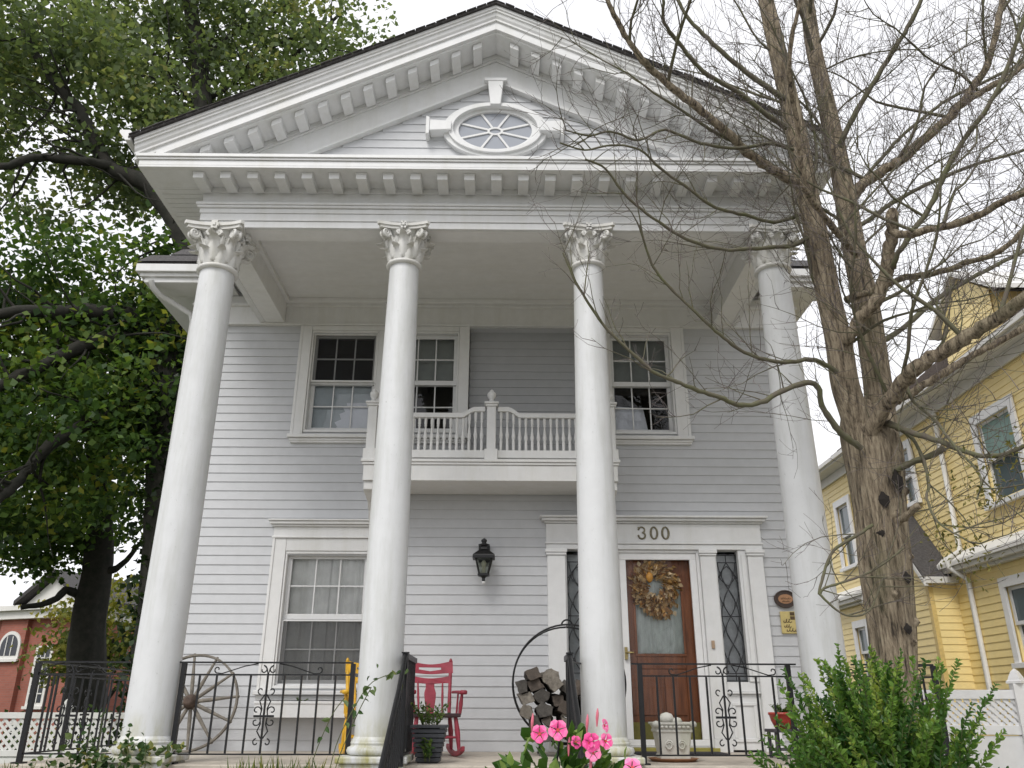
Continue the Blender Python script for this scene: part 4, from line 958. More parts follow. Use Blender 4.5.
# red pot on a dark stand by the right column
rp = thing('red_flower_pot', 'red glazed pot on a dark stand behind the right railing', 'flower pot', (2.66, 1.0, 0)); rp.scale = (.85, .85, .85)
MB().lathe([(.001, .30), (.09, .30), (.13, .38), (.145, .44), (.155, .445), (.155, .47), (.13, .47), (.12, .43), (.001, .42)], n=28).build('pot', plain('red_glaze', (.42, .05, .035), .3, 0, .15, 9, .1), rp)
MB().box(-.17, .17, -.17, .17, .265, .298).box(-.15, -.115, -.15, -.115, 0, .264).box(.115, .15, -.15, -.115, 0, .264).box(-.15, -.115, .115, .15, 0, .264).box(.115, .15, .115, .15, 0, .264).box(-.14, .14, -.14, .14, .08, .10).build('stand', plain('dark_grey_wood', (.06, .055, .065), .7), rp, .004)
tuft(14, .16, .14, (0, 0, .43, .08), .04, LEAFG, rp)
# dark door mat
mt = MB().box(-.5, .5, -.22, .22, 0, .014).build('door_mat', plain('dark_mat', (.03, .03, .035), .95, 0, .3, 60, .6)); mt.location = (1.75, 1.72, .001); tag(mt, 'dark door mat on the porch floor before the front door', 'door mat')

# ================================================================ fences
def lattice_fence(name, label, p0, p1, z0, ztop, zl, pitch, posts, m, group, cell=.028):
    a, b = Vector((*p0, 0)), Vector((*p1, 0)); d = b-a; Ln = d.length
    r = thing(name, label, 'fence', (p0[0], p0[1], z0), math.atan2(d.y, d.x), group); H = ztop-z0; zl -= z0
    MB().box(0, Ln, -.012, .012, .06, zl-.10).build('panel', m, r); [MB().box(0, Ln, -.03, .03, a_, a_+b_).build('rail', m, r, .004) for a_, b_ in ((.02, .07), (zl-.09, .09), (H-.09, .09))]
    lt = MB(); h = H-.09-zl
    n = int(Ln/pitch)+int(h/pitch)+2
    for i in range(-int(h/pitch)-1, n):
        for s in (1, -1):
            x0_ = i*pitch if s > 0 else i*pitch; x1_ = x0_+s*h; za, zb = zl, zl+h
            lo, hi = 0.0, Ln
            t0, t1 = 0.0, 1.0
            if x1_ != x0_:
                ta, tb = (lo-x0_)/(x1_-x0_), (hi-x0_)/(x1_-x0_); t0 = max(t0, min(ta, tb)); t1 = min(t1, max(ta, tb))
            if t1-t0 < .02: continue
            lt.bar((x0_+(x1_-x0_)*t0, .006*s, za+h*t0), (x0_+(x1_-x0_)*t1, .006*s, za+h*t1), cell, .006, (0, 1, 0))
    lt.build('lattice', m, r)
    for x in posts:
        MB().box(x-.062, x+.062, -.062, .062, 0, H+.06).build('post', m, r, .004)
        MB().lathe([(.105, H+.061), (.105, H+.085), (.085, H+.095), (.07, H+.13), (.04, H+.18), (.004, H+.21)], (x, 0, 0), 4, False).build('post_cap', m, r).rotation_euler = (0, 0, 0)
    return r
OLDFENCE = paint('dull_white_vinyl', (.66, .66, .63), .5, amount=.5)
lattice_fence('lattice_fence', 'white lattice topped fence at the far left beneath the brick church', (-14, 6.5), (-4.4, 6.7), GZ, .345, -.02-.28+.1, .125, (2.3, 4.7, 7.1), OLDFENCE, 'white lattice fences', .042)
lattice_fence('lattice_fence', 'clean white vinyl fence with lattice top beside the yellow house', (3.95, 1.9), (5.42, 1.62), GZ, .62, .28, .075, (1.42,), VINYL, 'white lattice fences', .034)
lattice_fence('lattice_fence', 'white vinyl fence run right of the pointed post, leading toward the street', (5.50, 1.60), (6.8, 1.0), GZ, .62, .28, .075, (1.3,), VINYL, 'white lattice fences', .034)

# ================================================================ yellow house
yh = thing('yellow_house', 'yellow clapboard house with white trim behind the bare tree', 'house')
YX = 7.2
side = lambda u, z, d: (YX-d, u, z)
YW = {'e': (3.50, 4.36, 3.25, 4.45), 'f': (9.35, 9.95, 3.2, 4.45), 'g': (6.50, 6.98, 3.82, 4.75), 'h': (9.35, 9.85, 1.0, 1.95), 'i': (3.3, 4.5, 1.05, 2.05), 'j': (.6, 1.6, 3.25, 4.45), 'k': (.5, 1.6, .95, 2.05)}
mb = MB(); clad(mb, side, -1.0, 10.85, -.9, 5.3, [v for v in YW.values()])
clad(mb, lambda u, z, d: (u, -1.0-d, z), YX, YX+8, -.9, 5.3)
gz = lambda z: (YX-.0+(z-5.3)/.8, YX+8-(z-5.3)/.8); clad(mb, lambda u, z, d: (u, -1.0-d, z), YX, YX+8, 5.3, 8.3, shape=gz)
mb.build('wall', YELLOW, yh, fix=False)
mb = MB(); solid(mb, side, -1.0, 10.85, -1.1, 5.3, -.003, -.15, [v for v in YW.values()]); mb.box(YX+.16, YX+8, -.99, -.85, -1.1, 5.3).box(YX+7.85, YX+8, -.84, 10.85, -1.1, 5.3).box(YX+.16, YX+7.84, 10.7, 10.84, -1.1, 5.3); mb.build('wall_core', YELLOW, yh)
MB().box(YX-.03, YX+.2, -1.03, 10.88, -1.1, -.9).build('foundation', STEP, yh)
for y in (-1.0, 10.85): MB().box(YX-.03, YX+.08, y-.06, y+.06, -.9, 5.25).build('corner_board', YTRIM, yh)
BROWN = plain('brown_shingle', (.11, .085, .07), .9, 0, .35, 22, .6)
rr_ = MB(); xr = YX+4; zr = 5.28+.8*4.45
for (xa, sgn) in ((YX-.30, 1), (YX+8.45, -1)):
    nrow = 26
    for i in range(nrow):
        t0, t1 = i/nrow, (i+1)/nrow; xA, xB = xa+(xr-xa)*t0, xa+(xr-xa)*t1; zA, zB = 5.28+(zr-5.28)*t0, 5.28+(zr-5.28)*t1
        rr_.add([(xA, -1.4, zA+.03), (xA, 11.2, zA+.03), (xB, 11.2, zB+.012), (xB, -1.4, zB+.012), (xA, -1.4, zA), (xA, 11.2, zA)], [(0, 1, 2, 3), (0, 4, 5, 1)])
rr_.build('roof', BROWN, yh, fix=False)
# dormer on the slope nearest the white house
dm = MB(); clad(dm, lambda u, z, d: (YX+.55-d, u, z), 4.2, 5.7, 5.5, 6.7); dm.build('dormer', YELLOW, yh, fix=False)
MB().prism([(3.95, 6.6), (4.95, 7.36), (5.95, 6.6), (5.95, 6.68), (4.95, 7.45), (3.95, 6.68)], lambda y, z: (YX+.42, y, z), lambda y, z: (YX+2.4, y, z)).build('dormer_roof', YTRIM, yh)
MB().box(YX+.60, YX+2.2, 4.25, 5.65, 5.6, 6.69).build('dormer_wall', YELLOW, yh)
MB().prism([(4.2, 6.7), (5.7, 6.7), (4.95, 7.3)], lambda y, z: (YX+.54, y, z), lambda y, z: (YX+.6, y, z)).build('dormer_gable', YELLOW, yh)
ev = MB().box(YX-.34, YX-.002, -1.4, 11.2, 5.20, 5.235).box(YX-.40, YX-.32, -1.4, 11.2, 5.237, 5.32).box(YX-.06, YX-.018, -1.0, 10.85, 5.02, 5.198)
ev.build('eave', YTRIM, yh, .005)
bl = MB().box(YX-.20, YX-.018, -1.0, 10.88, 2.43, 2.50).box(YX-.24, YX-.17, -1.0, 10.88, 2.502, 2.56).box(YX-.10, YX-.018, -1.0, 10.85, 2.38, 2.428)
bl.prism([(0, 0), (-.225, -.16), (-.225, -.14), (0, .03)], lambda x, z: (YX-.002+x, -1.0, 2.72+z), lambda x, z: (YX-.002+x, 10.88, 2.72+z))
bl.build('belt_course', YTRIM, yh, .004)
BLUEGL, t_, p_ = nodes_of('dim_window_glass'); p_.inputs['Base Color'].default_value = (.07, .10, .11, 1); p_.inputs['Roughness'].default_value = .06; p_.inputs['Specular IOR Level'].default_value = .7
SHADEG = plain('green_shade', (.22, .33, .30), .6, 0, .12, 6, 0)
for k, (ya, yb, za, zb) in YW.items():
    f = MB()
    f.box(YX-.055, YX-.018, ya-.12, ya, za-.02, zb+.14).box(YX-.055, YX-.018, yb, yb+.12, za-.02, zb+.14).box(YX-.06, YX-.018, ya, yb, zb, zb+.14).box(YX-.09, YX-.018, ya-.15, yb+.15, za-.09, za-.02)
    wo_ = f.build('window', VINYL, yh, .004); zm = (za+zb)/2
    s_ = MB()
    for a, b, x in ((za-.018, zm+.02, YX+.04), (zm-.02, zb, YX+.005)):
        s_.box(x, x+.03, ya, yb, a, a+.05).box(x, x+.03, ya, yb, b-.045, b).box(x, x+.03, ya, ya+.05, a+.05, b-.045).box(x, x+.03, yb-.05, yb, a+.05, b-.045)
    s_.build('sash', VINYL, wo_)
    MB().add([(YX+.055, ya, za), (YX+.055, yb, za), (YX+.055, yb, zm), (YX+.055, ya, zm)], [(0, 1, 2, 3)]).build('pane', BLUEGL, wo_, fix=False)
    MB().add([(YX+.02, ya, zm), (YX+.02, yb, zm), (YX+.02, yb, zb), (YX+.02, ya, zb)], [(0, 1, 2, 3)]).build('pane', SHADEG if k in 'ej' else BLUEGL, wo_, fix=False)
# lower bay with a gabled roof
bx_, y0b, y1b, ze = 6.76, 5.85, 8.0, 2.34
b_ = MB(); zg = lambda z: (y0b+max(0, (z-ze)/1.15), y1b-max(0, (z-ze)/1.15))
clad(b_, lambda u, z, d: (bx_-d, u, z), y0b, y1b, -.9, ze+1.2, shape=zg); clad(b_, lambda u, z, d: (u, y0b-d, z), bx_, YX, -.9, ze); clad(b_, lambda u, z, d: (u, y1b+d, z), bx_, YX, -.9, ze)
b_.build('bay', YELLOW, yh, fix=False)
YT2 = plain('yellow_trim', (.74, .55, .21), .5)
for y in (y0b-.02, y1b-.07): MB().box(bx_-.02, bx_+.05, y, y+.09, -.9, ze-.02).build('corner_board', YT2, yh)
ym = (y0b+y1b)/2; za = ze+1.15*(y1b-y0b)/2
br = MB(); br.prism([(y0b-.12, ze-.0), (ym, za+.14), (y1b+.12, ze-.0), (y1b+.12, ze+.05), (ym, za+.20), (y0b-.12, ze+.05)], lambda y, z: (bx_-.12, y, z), lambda y, z: (YX-.02, y, z)); br.build('bay_roof', SHINGLE, yh)
bt = MB(); bt.prism([(y0b-.13, ze-.11), (ym, za+.02), (y1b+.13, ze-.11), (y1b+.13, ze-.002), (ym, za+.138), (y0b-.13, ze-.002)], lambda y, z: (bx_-.125, y, z), lambda y, z: (bx_-.06, y, z))
bt.box(bx_-.10, YX-.02, y0b-.15, y0b-.05, ze-.06, ze+.04).box(bx_-.05, YX-.02, y0b-.05, y0b-.003, ze-.06, ze-.03).build('bay_trim', YTRIM, yh, .004)
MB().tube([(YX-.06, 5.40, 5.0), (YX-.06, 5.42, 2.75), (YX-.26, 5.45, 2.62), (YX-.26, 5.50, 2.50), (YX-.06, 5.36, 2.28), (YX-.06, 5.36, -.9)], .042, 8).build('downspout', YTRIM, yh)

# ================================================================ church and garage far left
BRICK, t_, p_ = nodes_of('red_brick')
tc = t_.nodes.new('ShaderNodeTexCoord'); bk_ = t_.nodes.new('ShaderNodeTexBrick'); mp_ = t_.nodes.new('ShaderNodeMapping'); mp_.inputs['Rotation'].default_value = (R_(90), 0, 0)
bk_.inputs['Scale'].default_value = 1; bk_.inputs['Brick Width'].default_value = .22; bk_.inputs['Row Height'].default_value = .075; bk_.inputs['Mortar Size'].default_value = .006
bk_.inputs['Color1'].default_value = (.36, .12, .085, 1); bk_.inputs['Color2'].default_value = (.28, .09, .065, 1); bk_.inputs['Mortar'].default_value = (.24, .17, .14, 1)
t_.links.new(tc.outputs['Object'], mp_.inputs[0]); t_.links.new(mp_.outputs[0], bk_.inputs['Vector']); t_.links.new(mixc(t_, .35, bk_.outputs['Color'], ramp(t_, noise(t_, 1.2, 5), [(.3, (.20, .07, .05)), (.7, (.36, .13, .09))])), p_.inputs['Base Color']); p_.inputs['Roughness'].default_value = .85
ch = thing('brick_church', 'red brick church with white gable and arched window at far left', 'church', (-15.5, 22, GZ), R_(-22))
# local: front faces -y, x from -9 to 1.0 ; z from 0 (ground)
MB().box(-9, 1.15, 0, 12, 0, 4.35).build('wall', BRICK, ch)
MB().box(-2.2, -.95, -.18, -.002, 0, 4.35).build('buttress', BRICK, ch)
MB().box(-9.2, 1.3, -.35, 12.2, 4.352, 4.62).box(-9.35, 1.45, -.5, 12.3, 4.622, 4.80).build('cornice', YTRIM, ch, .01)
gb = MB(); gb.prism([(-1.2, 4.802), (1.45, 4.802), (.12, 5.75)], lambda x, z: (x, -.25, z), lambda x, z: (x, 3.4, z)); gb.build('gable', YTRIM, ch)
MB().prism([(-1.4, 4.80), (.12, 5.80), (1.65, 4.80), (1.65, 4.95), (.12, 5.97), (-1.4, 4.95)], lambda x, z: (x, -.55, z), lambda x, z: (x, 3.5, z)).build('roof', SHINGLE, ch)
DK = plain('dark_church_glass', (.03, .035, .045), .15, 0, .2, 5, 0)
def churchwin(x0_, x1_, z0_, z1_, arch, yy=0):
    xm_, r_ = (x0_+x1_)/2, (x1_-x0_)/2
    def outl(g): 
        P = [(x0_-g, z0_-g), (x1_+g, z0_-g)]
        if arch: P += [(xm_+(r_+g)*math.cos(math.pi*i/16), z1_+(r_+g)*math.sin(math.pi*i/16)) for i in range(17)]
        else: P += [(x1_+g, z1_+g), (x0_-g, z1_+g)]
        return P
    f_ = MB().prism(outl(.11), lambda x, z: (x, yy-.05, z), lambda x, z: (x, yy-.003, z)).box(x0_-.16, x1_+.16, yy-.12, yy-.052, z0_-.2, z0_-.11).build('window', YTRIM, ch)
    MB().prism(outl(0), lambda x, z: (x, yy-.058, z), lambda x, z: (x, yy-.0505, z)).build('pane', DK, f_)
    q = MB()
    for i in (1, 2): xx = x0_+(x1_-x0_)*i/3; q.box(xx-.018, xx+.018, yy-.075, yy-.0585, z0_, z1_+(r_*.85 if arch else 0))
    nz = int((z1_-z0_)/.32)
    for k in range(1, nz+1):
        z = z0_+(z1_-z0_)*k/(nz+ (0 if arch else 1)); q.box(x0_, x1_, yy-.074, yy-.059, z-.018, z+.018)
    q.build('muntin', YTRIM, f_)
churchwin(-1.95, -1.15, 3.15, 3.45, True, -.18); churchwin(-.35, .22, 1.65, 3.35, False); churchwin(-1.0, -.2, -.05+.35, .95, False); churchwin(-4.2, -3.6, 1.6, 3.4, False)
ga = thing('grey_garage', 'low grey garage with flat roof beyond the left railing', 'garage', (-9.2, 20, GZ))
MB().box(-2.2, 3.4, 0, 4, 0, 2.15).build('wall', plain('grey_wall', (.16, .17, .19), .8, 0, .15, 3, .2), ga); MB().box(-2.4, 3.6, -.2, 4.2, 2.152, 2.55).build('roof', plain('grey_roof', (.10, .11, .13), .8, 0, .2, 6, .3), ga, .02); MB().box(-1.4, .9, -.04, -.002, .02, 1.8).build('garage_door', OLDFENCE, ga)
LIMBS=[
[(2.71,-1.3,0.27,0.1369),(2.74,-1.3,0.55,0.1464),(2.78,-1.3,0.89,0.1567),(2.8,-1.3,1.24,0.1675),(2.83,-1.3,1.68,0.1795),(2.85,-1.3,2.06,0.1913),(2.86,-1.3,2.3,0.2018)],
[(2.78,-1.3,2.26,0.1122),(2.75,-1.34,2.53,0.1078),(2.69,-1.38,2.81,0.1033),(2.67,-1.42,3.18,0.0991),(2.62,-1.47,3.61,0.0952),(2.58,-1.51,4.15,0.0915),(2.54,-1.55,4.62,0.0873),(2.51,-1.59,5.11,0.0829),(2.46,-1.63,5.62,0.0784),(2.41,-1.67,6.09,0.0734),(2.36,-1.72,6.52,0.0681),(2.3,-1.76,7.17,0.0632),(2.26,-1.8,7.78,0.0579)],
[(2.99,-1.2,2.29,0.1181),(3.02,-1.19,2.58,0.114),(3.05,-1.18,2.93,0.1101),(3.06,-1.18,3.3,0.106),(3.07,-1.17,3.67,0.1017),(3.06,-1.16,4.07,0.0972),(3.06,-1.15,4.43,0.0923),(3.06,-1.15,5.02,0.0881),(3.05,-1.14,5.48,0.0829),(3.04,-1.13,5.89,0.0773),(3.02,-1.12,6.45,0.0719),(3.03,-1.12,6.98,0.0659),(3.06,-1.11,7.81,0.0604),(3.07,-1.1,8.71,0.0544)],
[(2.5,-1.55,4.58,0.0425),(2.24,-1.63,4.67,0.0397),(2.02,-1.72,4.77,0.0369),(1.84,-1.81,4.9,0.0342),(1.63,-1.89,5.04,0.0316),(1.38,-1.98,5.21,0.029),(1.18,-2.06,5.34,0.0264),(1.03,-2.15,5.47,0.0238),(0.92,-2.23,5.63,0.0213),(0.81,-2.32,5.81,0.0188),(0.72,-2.4,6.04,0.0163)],
[(2.41,-1.65,5.08,0.0258),(2.22,-1.76,5.12,0.0234),(1.95,-1.87,5.27,0.0211),(1.64,-1.97,5.4,0.0188),(1.44,-2.08,5.59,0.0167),(1.3,-2.19,5.69,0.0145),(1.28,-2.3,5.83,0.0123)],
[(2.44,-1.65,5.38,0.0262),(2.28,-1.69,5.48,0.024),(2.05,-1.73,5.66,0.0219),(1.82,-1.77,5.89,0.0199),(1.62,-1.82,6.11,0.0178),(1.52,-1.86,6.3,0.0156),(1.42,-1.9,6.61,0.0135)],
[(2.55,-1.5,4.1,0.0208),(2.36,-1.6,3.95,0.019),(2.2,-1.7,3.87,0.0173),(1.92,-1.8,3.79,0.0157),(1.67,-1.9,3.72,0.0141),(1.37,-2.0,3.75,0.0127),(1.11,-2.1,3.87,0.0113),(0.9,-2.2,3.99,0.01),(0.74,-2.3,4.16,0.0087),(0.58,-2.4,4.17,0.0073)],
[(2.69,-1.5,2.25,0.0263),(2.58,-1.55,2.3,0.025),(2.47,-1.6,2.39,0.0239),(2.37,-1.65,2.53,0.0228),(2.32,-1.7,2.69,0.0217),(2.09,-1.75,2.63,0.0203),(1.86,-1.8,2.5,0.0189),(1.69,-1.85,2.46,0.0176),(1.54,-1.9,2.5,0.0165),(1.35,-1.95,2.54,0.0153),(1.22,-2.0,2.58,0.0141),(1.06,-2.05,2.62,0.013),(0.9,-2.1,2.75,0.012),(0.73,-2.15,2.9,0.0109),(0.62,-2.2,3.04,0.0099),(0.5,-2.25,3.23,0.0088),(0.41,-2.3,3.44,0.0078)],
[(2.58,-1.5,2.87,0.0195),(2.4,-1.57,2.94,0.0182),(2.18,-1.64,2.89,0.0168),(1.96,-1.71,2.88,0.0155),(1.76,-1.78,2.93,0.0142),(1.6,-1.85,3.02,0.013),(1.44,-1.92,3.14,0.0119),(1.26,-1.99,3.29,0.0107),(1.11,-2.06,3.44,0.0096),(1.04,-2.13,3.57,0.0085),(0.99,-2.2,3.74,0.0074)],
[(2.48,-1.5,4.31,0.0169),(2.21,-1.62,4.15,0.0153),(1.93,-1.74,4.14,0.014),(1.66,-1.87,4.12,0.0127),(1.44,-1.99,4.2,0.0115),(1.19,-2.11,4.31,0.0103),(1.02,-2.23,4.39,0.0091),(0.79,-2.36,4.33,0.008),(0.57,-2.48,4.19,0.0068),(0.38,-2.6,4.16,0.0057)],
[(2.44,-1.65,4.85,0.017),(2.21,-1.76,4.83,0.0155),(1.91,-1.86,4.7,0.0139),(1.56,-1.97,4.66,0.0125),(1.26,-2.08,4.7,0.0111),(1.03,-2.18,4.52,0.0097),(0.79,-2.29,4.51,0.0084),(0.62,-2.39,4.39,0.0071),(0.43,-2.5,4.35,0.0058)],
[(2.77,-1.4,2.35,0.0652),(2.86,-1.58,2.54,0.0619),(2.93,-1.75,2.66,0.0584),(2.96,-1.92,2.72,0.0548),(3.1,-2.1,2.78,0.0513),(3.21,-2.27,2.83,0.0478),(3.31,-2.45,2.87,0.0445),(3.4,-2.62,2.94,0.0413),(3.55,-2.8,3.06,0.0384)],
[(3.1,-1.3,2.7,0.0357),(3.22,-1.37,2.76,0.0336),(3.34,-1.43,2.82,0.0314),(3.55,-1.5,2.94,0.0294),(3.75,-1.57,3.05,0.0273),(4.05,-1.63,3.2,0.0253),(4.33,-1.7,3.37,0.0234)],
[(2.7,-1.5,3.13,0.0514),(2.78,-1.58,3.28,0.0506),(2.88,-1.67,3.38,0.0496),(2.97,-1.75,3.57,0.0489),(3.0,-1.83,3.77,0.0482),(3.01,-1.92,3.9,0.0473),(2.99,-2.0,4.0,0.0464)],
[(2.96,-2.0,3.81,0.0306),(3.02,-2.12,3.73,0.0293),(3.1,-2.23,3.7,0.0281),(3.33,-2.35,3.71,0.027),(3.52,-2.47,3.78,0.0261),(3.61,-2.58,3.78,0.025),(3.81,-2.7,3.85,0.0241)],
[(3.12,-1.15,4.7,0.0541),(3.18,-1.22,4.78,0.0503),(3.34,-1.29,4.89,0.0467),(3.51,-1.37,4.97,0.043),(3.83,-1.44,5.24,0.0397),(4.04,-1.51,5.44,0.0363),(4.26,-1.58,5.72,0.033),(4.35,-1.66,5.9,0.0295),(4.51,-1.73,6.4,0.0264),(4.62,-1.8,6.77,0.0231)],
[(4.05,-1.5,5.45,0.0314),(4.29,-1.55,5.6,0.0292),(4.46,-1.6,5.67,0.0269),(4.63,-1.65,5.79,0.0246),(4.96,-1.7,5.93,0.0224)],
[(3.02,-1.8,3.61,0.0233),(3.02,-1.91,3.69,0.0221),(3.28,-2.02,4.04,0.0212),(3.41,-2.14,4.33,0.0203),(3.56,-2.25,4.56,0.0193),(3.68,-2.36,4.71,0.0182),(3.83,-2.48,5.0,0.0172),(3.97,-2.59,5.36,0.0163),(4.03,-2.7,5.54,0.0153)],
[(3.05,-1.2,5.2,0.0275),(3.1,-1.28,5.33,0.0259),(3.33,-1.37,5.72,0.0246),(3.58,-1.45,6.11,0.0233),(3.74,-1.53,6.35,0.0218),(3.87,-1.62,6.59,0.0202),(3.96,-1.7,6.88,0.0188)],
[(3.08,-1.2,4.71,0.0179),(3.33,-1.12,5.01,0.0176),(3.68,-1.03,5.42,0.0174),(4.03,-0.95,5.76,0.017),(4.4,-0.87,6.08,0.0166),(4.84,-0.78,6.37,0.0162),(5.41,-0.7,6.72,0.0157)],
[(2.91,-1.4,2.51,0.0271),(2.94,-1.57,2.4,0.0246),(3.01,-1.74,2.28,0.0223),(3.09,-1.91,2.16,0.02),(3.16,-2.09,2.03,0.0178),(3.22,-2.26,1.97,0.0159),(3.29,-2.43,1.98,0.014),(3.35,-2.6,1.97,0.0123)],
[(3.05,-1.6,2.77,0.0134),(3.02,-1.73,2.54,0.0121),(3.08,-1.86,2.35,0.011),(3.07,-1.99,2.18,0.0099),(3.06,-2.11,2.04,0.0089),(3.06,-2.24,1.9,0.0079),(3.01,-2.37,1.77,0.007),(2.88,-2.5,1.62,0.0061)],
[(2.97,-1.5,2.41,0.0152),(3.02,-1.59,2.32,0.0138),(3.04,-1.67,2.14,0.0123),(3.0,-1.76,1.91,0.0109),(2.92,-1.85,1.79,0.0097),(2.9,-1.94,1.63,0.0084),(2.9,-2.03,1.55,0.0073),(2.95,-2.11,1.47,0.0061),(3.0,-2.2,1.39,0.0051)],
[(2.91,-1.4,2.07,0.0264),(2.95,-1.53,2.1,0.0247),(3.06,-1.67,2.13,0.023),(3.14,-1.8,2.16,0.0214)],
[(2.87,-1.4,1.69,0.0295),(2.89,-1.55,1.72,0.0271),(2.93,-1.7,1.77,0.0247)],
[(2.67,-1.5,1.67,0.0127),(2.52,-1.52,1.58,0.012),(2.35,-1.53,1.48,0.0113),(2.24,-1.55,1.29,0.0105),(2.19,-1.57,1.17,0.0098),(2.23,-1.58,1.21,0.0093),(2.33,-1.6,1.24,0.0087),(2.51,-1.62,1.3,0.0081),(2.66,-1.63,1.38,0.0075),(2.8,-1.65,1.48,0.007)],
[(2.18,-1.6,1.17,0.0086),(2.28,-1.61,1.06,0.0079),(2.38,-1.62,1.02,0.0072),(2.49,-1.63,1.05,0.0065),(2.57,-1.64,1.17,0.0058),(2.63,-1.65,1.29,0.0052)],
[(2.9,-1.5,3.92,0.0289),(2.71,-1.66,4.0,0.0269),(2.52,-1.83,4.09,0.0249),(2.36,-1.99,4.16,0.0229),(2.27,-2.15,4.37,0.0212),(2.22,-2.31,4.62,0.0196),(2.14,-2.47,4.85,0.018),(2.13,-2.64,5.09,0.0164),(2.17,-2.8,5.31,0.0148)],
[(2.92,-1.3,6.28,0.0239),(2.77,-1.5,6.57,0.0189),(2.58,-1.7,6.73,0.0139)],
[(2.84,-1.3,3.6,0.0292),(2.98,-1.45,3.6,0.0273),(3.21,-1.6,3.65,0.0254),(3.41,-1.75,3.62,0.0236),(3.57,-1.9,3.63,0.0218),(3.72,-2.05,3.64,0.0201),(3.88,-2.2,3.77,0.0185)],
[(3.1,-1.1,3.28,0.0253),(3.44,-0.94,3.5,0.0244),(3.9,-0.78,3.88,0.0236),(4.26,-0.62,4.13,0.0225),(4.69,-0.46,4.4,0.0213),(5.19,-0.3,4.7,0.02)],
[(3.06,-1.2,4.35,0.022),(3.36,-1.04,4.61,0.0209),(3.77,-0.88,4.94,0.0198),(4.24,-0.72,5.25,0.0186),(4.72,-0.56,5.53,0.0171),(5.39,-0.4,5.84,0.0156)]]
IVY_LIMBS=[
[(-5.58,7.0,-0.5,0.4752),(-5.61,7.0,0.69,0.464),(-5.71,7.0,2.12,0.4539),(-5.87,7.0,3.86,0.445),(-6.11,7.0,5.17,0.429),(-6.41,7.0,6.36,0.4099),(-6.73,7.0,7.08,0.3849)],
[(-6.73,7.0,7.08,0.2117),(-7.03,6.7,7.3,0.1842),(-7.55,6.4,7.27,0.1565),(-8.11,6.1,7.09,0.1293),(-8.46,5.8,6.98,0.1033),(-9.11,5.5,6.73,0.0781)],
[(-6.61,7.0,6.87,0.1723),(-7.04,6.6,6.83,0.1512),(-7.59,6.2,6.51,0.1301),(-7.99,5.8,5.94,0.1093),(-8.4,5.4,5.41,0.0899),(-8.67,5.0,4.82,0.0717)],
[(-6.18,7.0,5.85,0.1496),(-6.4,6.71,5.86,0.1365),(-6.94,6.43,5.36,0.1222),(-7.41,6.14,4.87,0.1085),(-7.7,5.86,4.42,0.0956),(-7.81,5.57,3.83,0.083),(-7.89,5.29,3.48,0.0716),(-8.08,5.0,3.05,0.0606)],
[(-6.39,7.0,6.98,0.2304),(-6.31,6.9,8.46,0.2192),(-6.52,6.8,9.31,0.2042),(-6.82,6.7,9.78,0.1871),(-7.34,6.6,10.3,0.1699),(-8.02,6.5,10.59,0.1518),(-8.42,6.4,11.17,0.1345),(-8.76,6.3,11.76,0.117),(-9.14,6.2,12.19,0.0989),(-9.72,6.1,12.95,0.0812),(-10.3,6.0,13.93,0.0634)],
[(-8.02,6.5,10.59,0.1113),(-8.23,6.25,10.5,0.0996),(-8.99,6.0,10.42,0.0881),(-9.32,5.75,10.13,0.0767),(-9.85,5.5,9.81,0.0656)],
[(-6.53,7.5,7.43,0.2596),(-6.58,7.67,9.86,0.2532),(-6.75,7.83,12.04,0.2429),(-7.03,8.0,13.29,0.2259),(-7.33,8.17,14.53,0.2072),(-7.83,8.33,16.35,0.1889),(-8.34,8.5,18.55,0.1696)],
[(-7.01,8.0,13.29,0.0695),(-7.43,7.83,13.58,0.0578),(-7.81,7.67,13.92,0.0461),(-8.27,7.5,14.58,0.0348)],
[(-7.43,8.3,15.05,0.0729),(-7.04,8.53,15.91,0.0624),(-6.33,8.77,16.81,0.0513),(-5.47,9.0,17.92,0.0396)],
[(-7.21,8.3,13.84,0.0594),(-6.81,8.48,14.3,0.0544),(-6.47,8.65,15.07,0.0494),(-5.88,8.82,16.05,0.0444),(-4.84,9.0,16.73,0.0388)],
[(-7.15,8.3,13.6,0.0591),(-6.5,8.7,14.19,0.0528),(-5.55,9.1,15.82,0.0469),(-4.5,9.5,17.76,0.0404)]]
MAPLE_LIMBS=[
[(-8.28,10.5,-0.91,0.3921),(-8.48,10.5,0.56,0.3734),(-8.67,10.5,1.72,0.3504),(-8.7,10.5,2.53,0.3233),(-8.73,10.5,3.37,0.2952),(-8.93,10.5,4.68,0.2685),(-9.33,10.5,6.55,0.2426),(-9.78,10.5,8.56,0.2147)],
[(-8.7,10.5,2.32,0.1053),(-9.03,10.17,2.69,0.0868),(-9.22,9.83,2.45,0.0678),(-9.6,9.5,2.25,0.0497)],
[(-8.71,10.5,2.94,0.096),(-8.24,10.5,3.26,0.0698),(-7.88,10.5,3.69,0.0434)],
[(-8.87,10.5,4.24,0.1096),(-9.46,10.17,4.82,0.0872),(-10.01,9.83,5.17,0.0647),(-10.81,9.5,5.74,0.0429)],
[(-9.02,10.5,5.14,0.1004),(-8.63,10.5,6.07,0.0834),(-8.45,10.5,7.05,0.0657),(-8.43,10.5,8.31,0.0475)]]
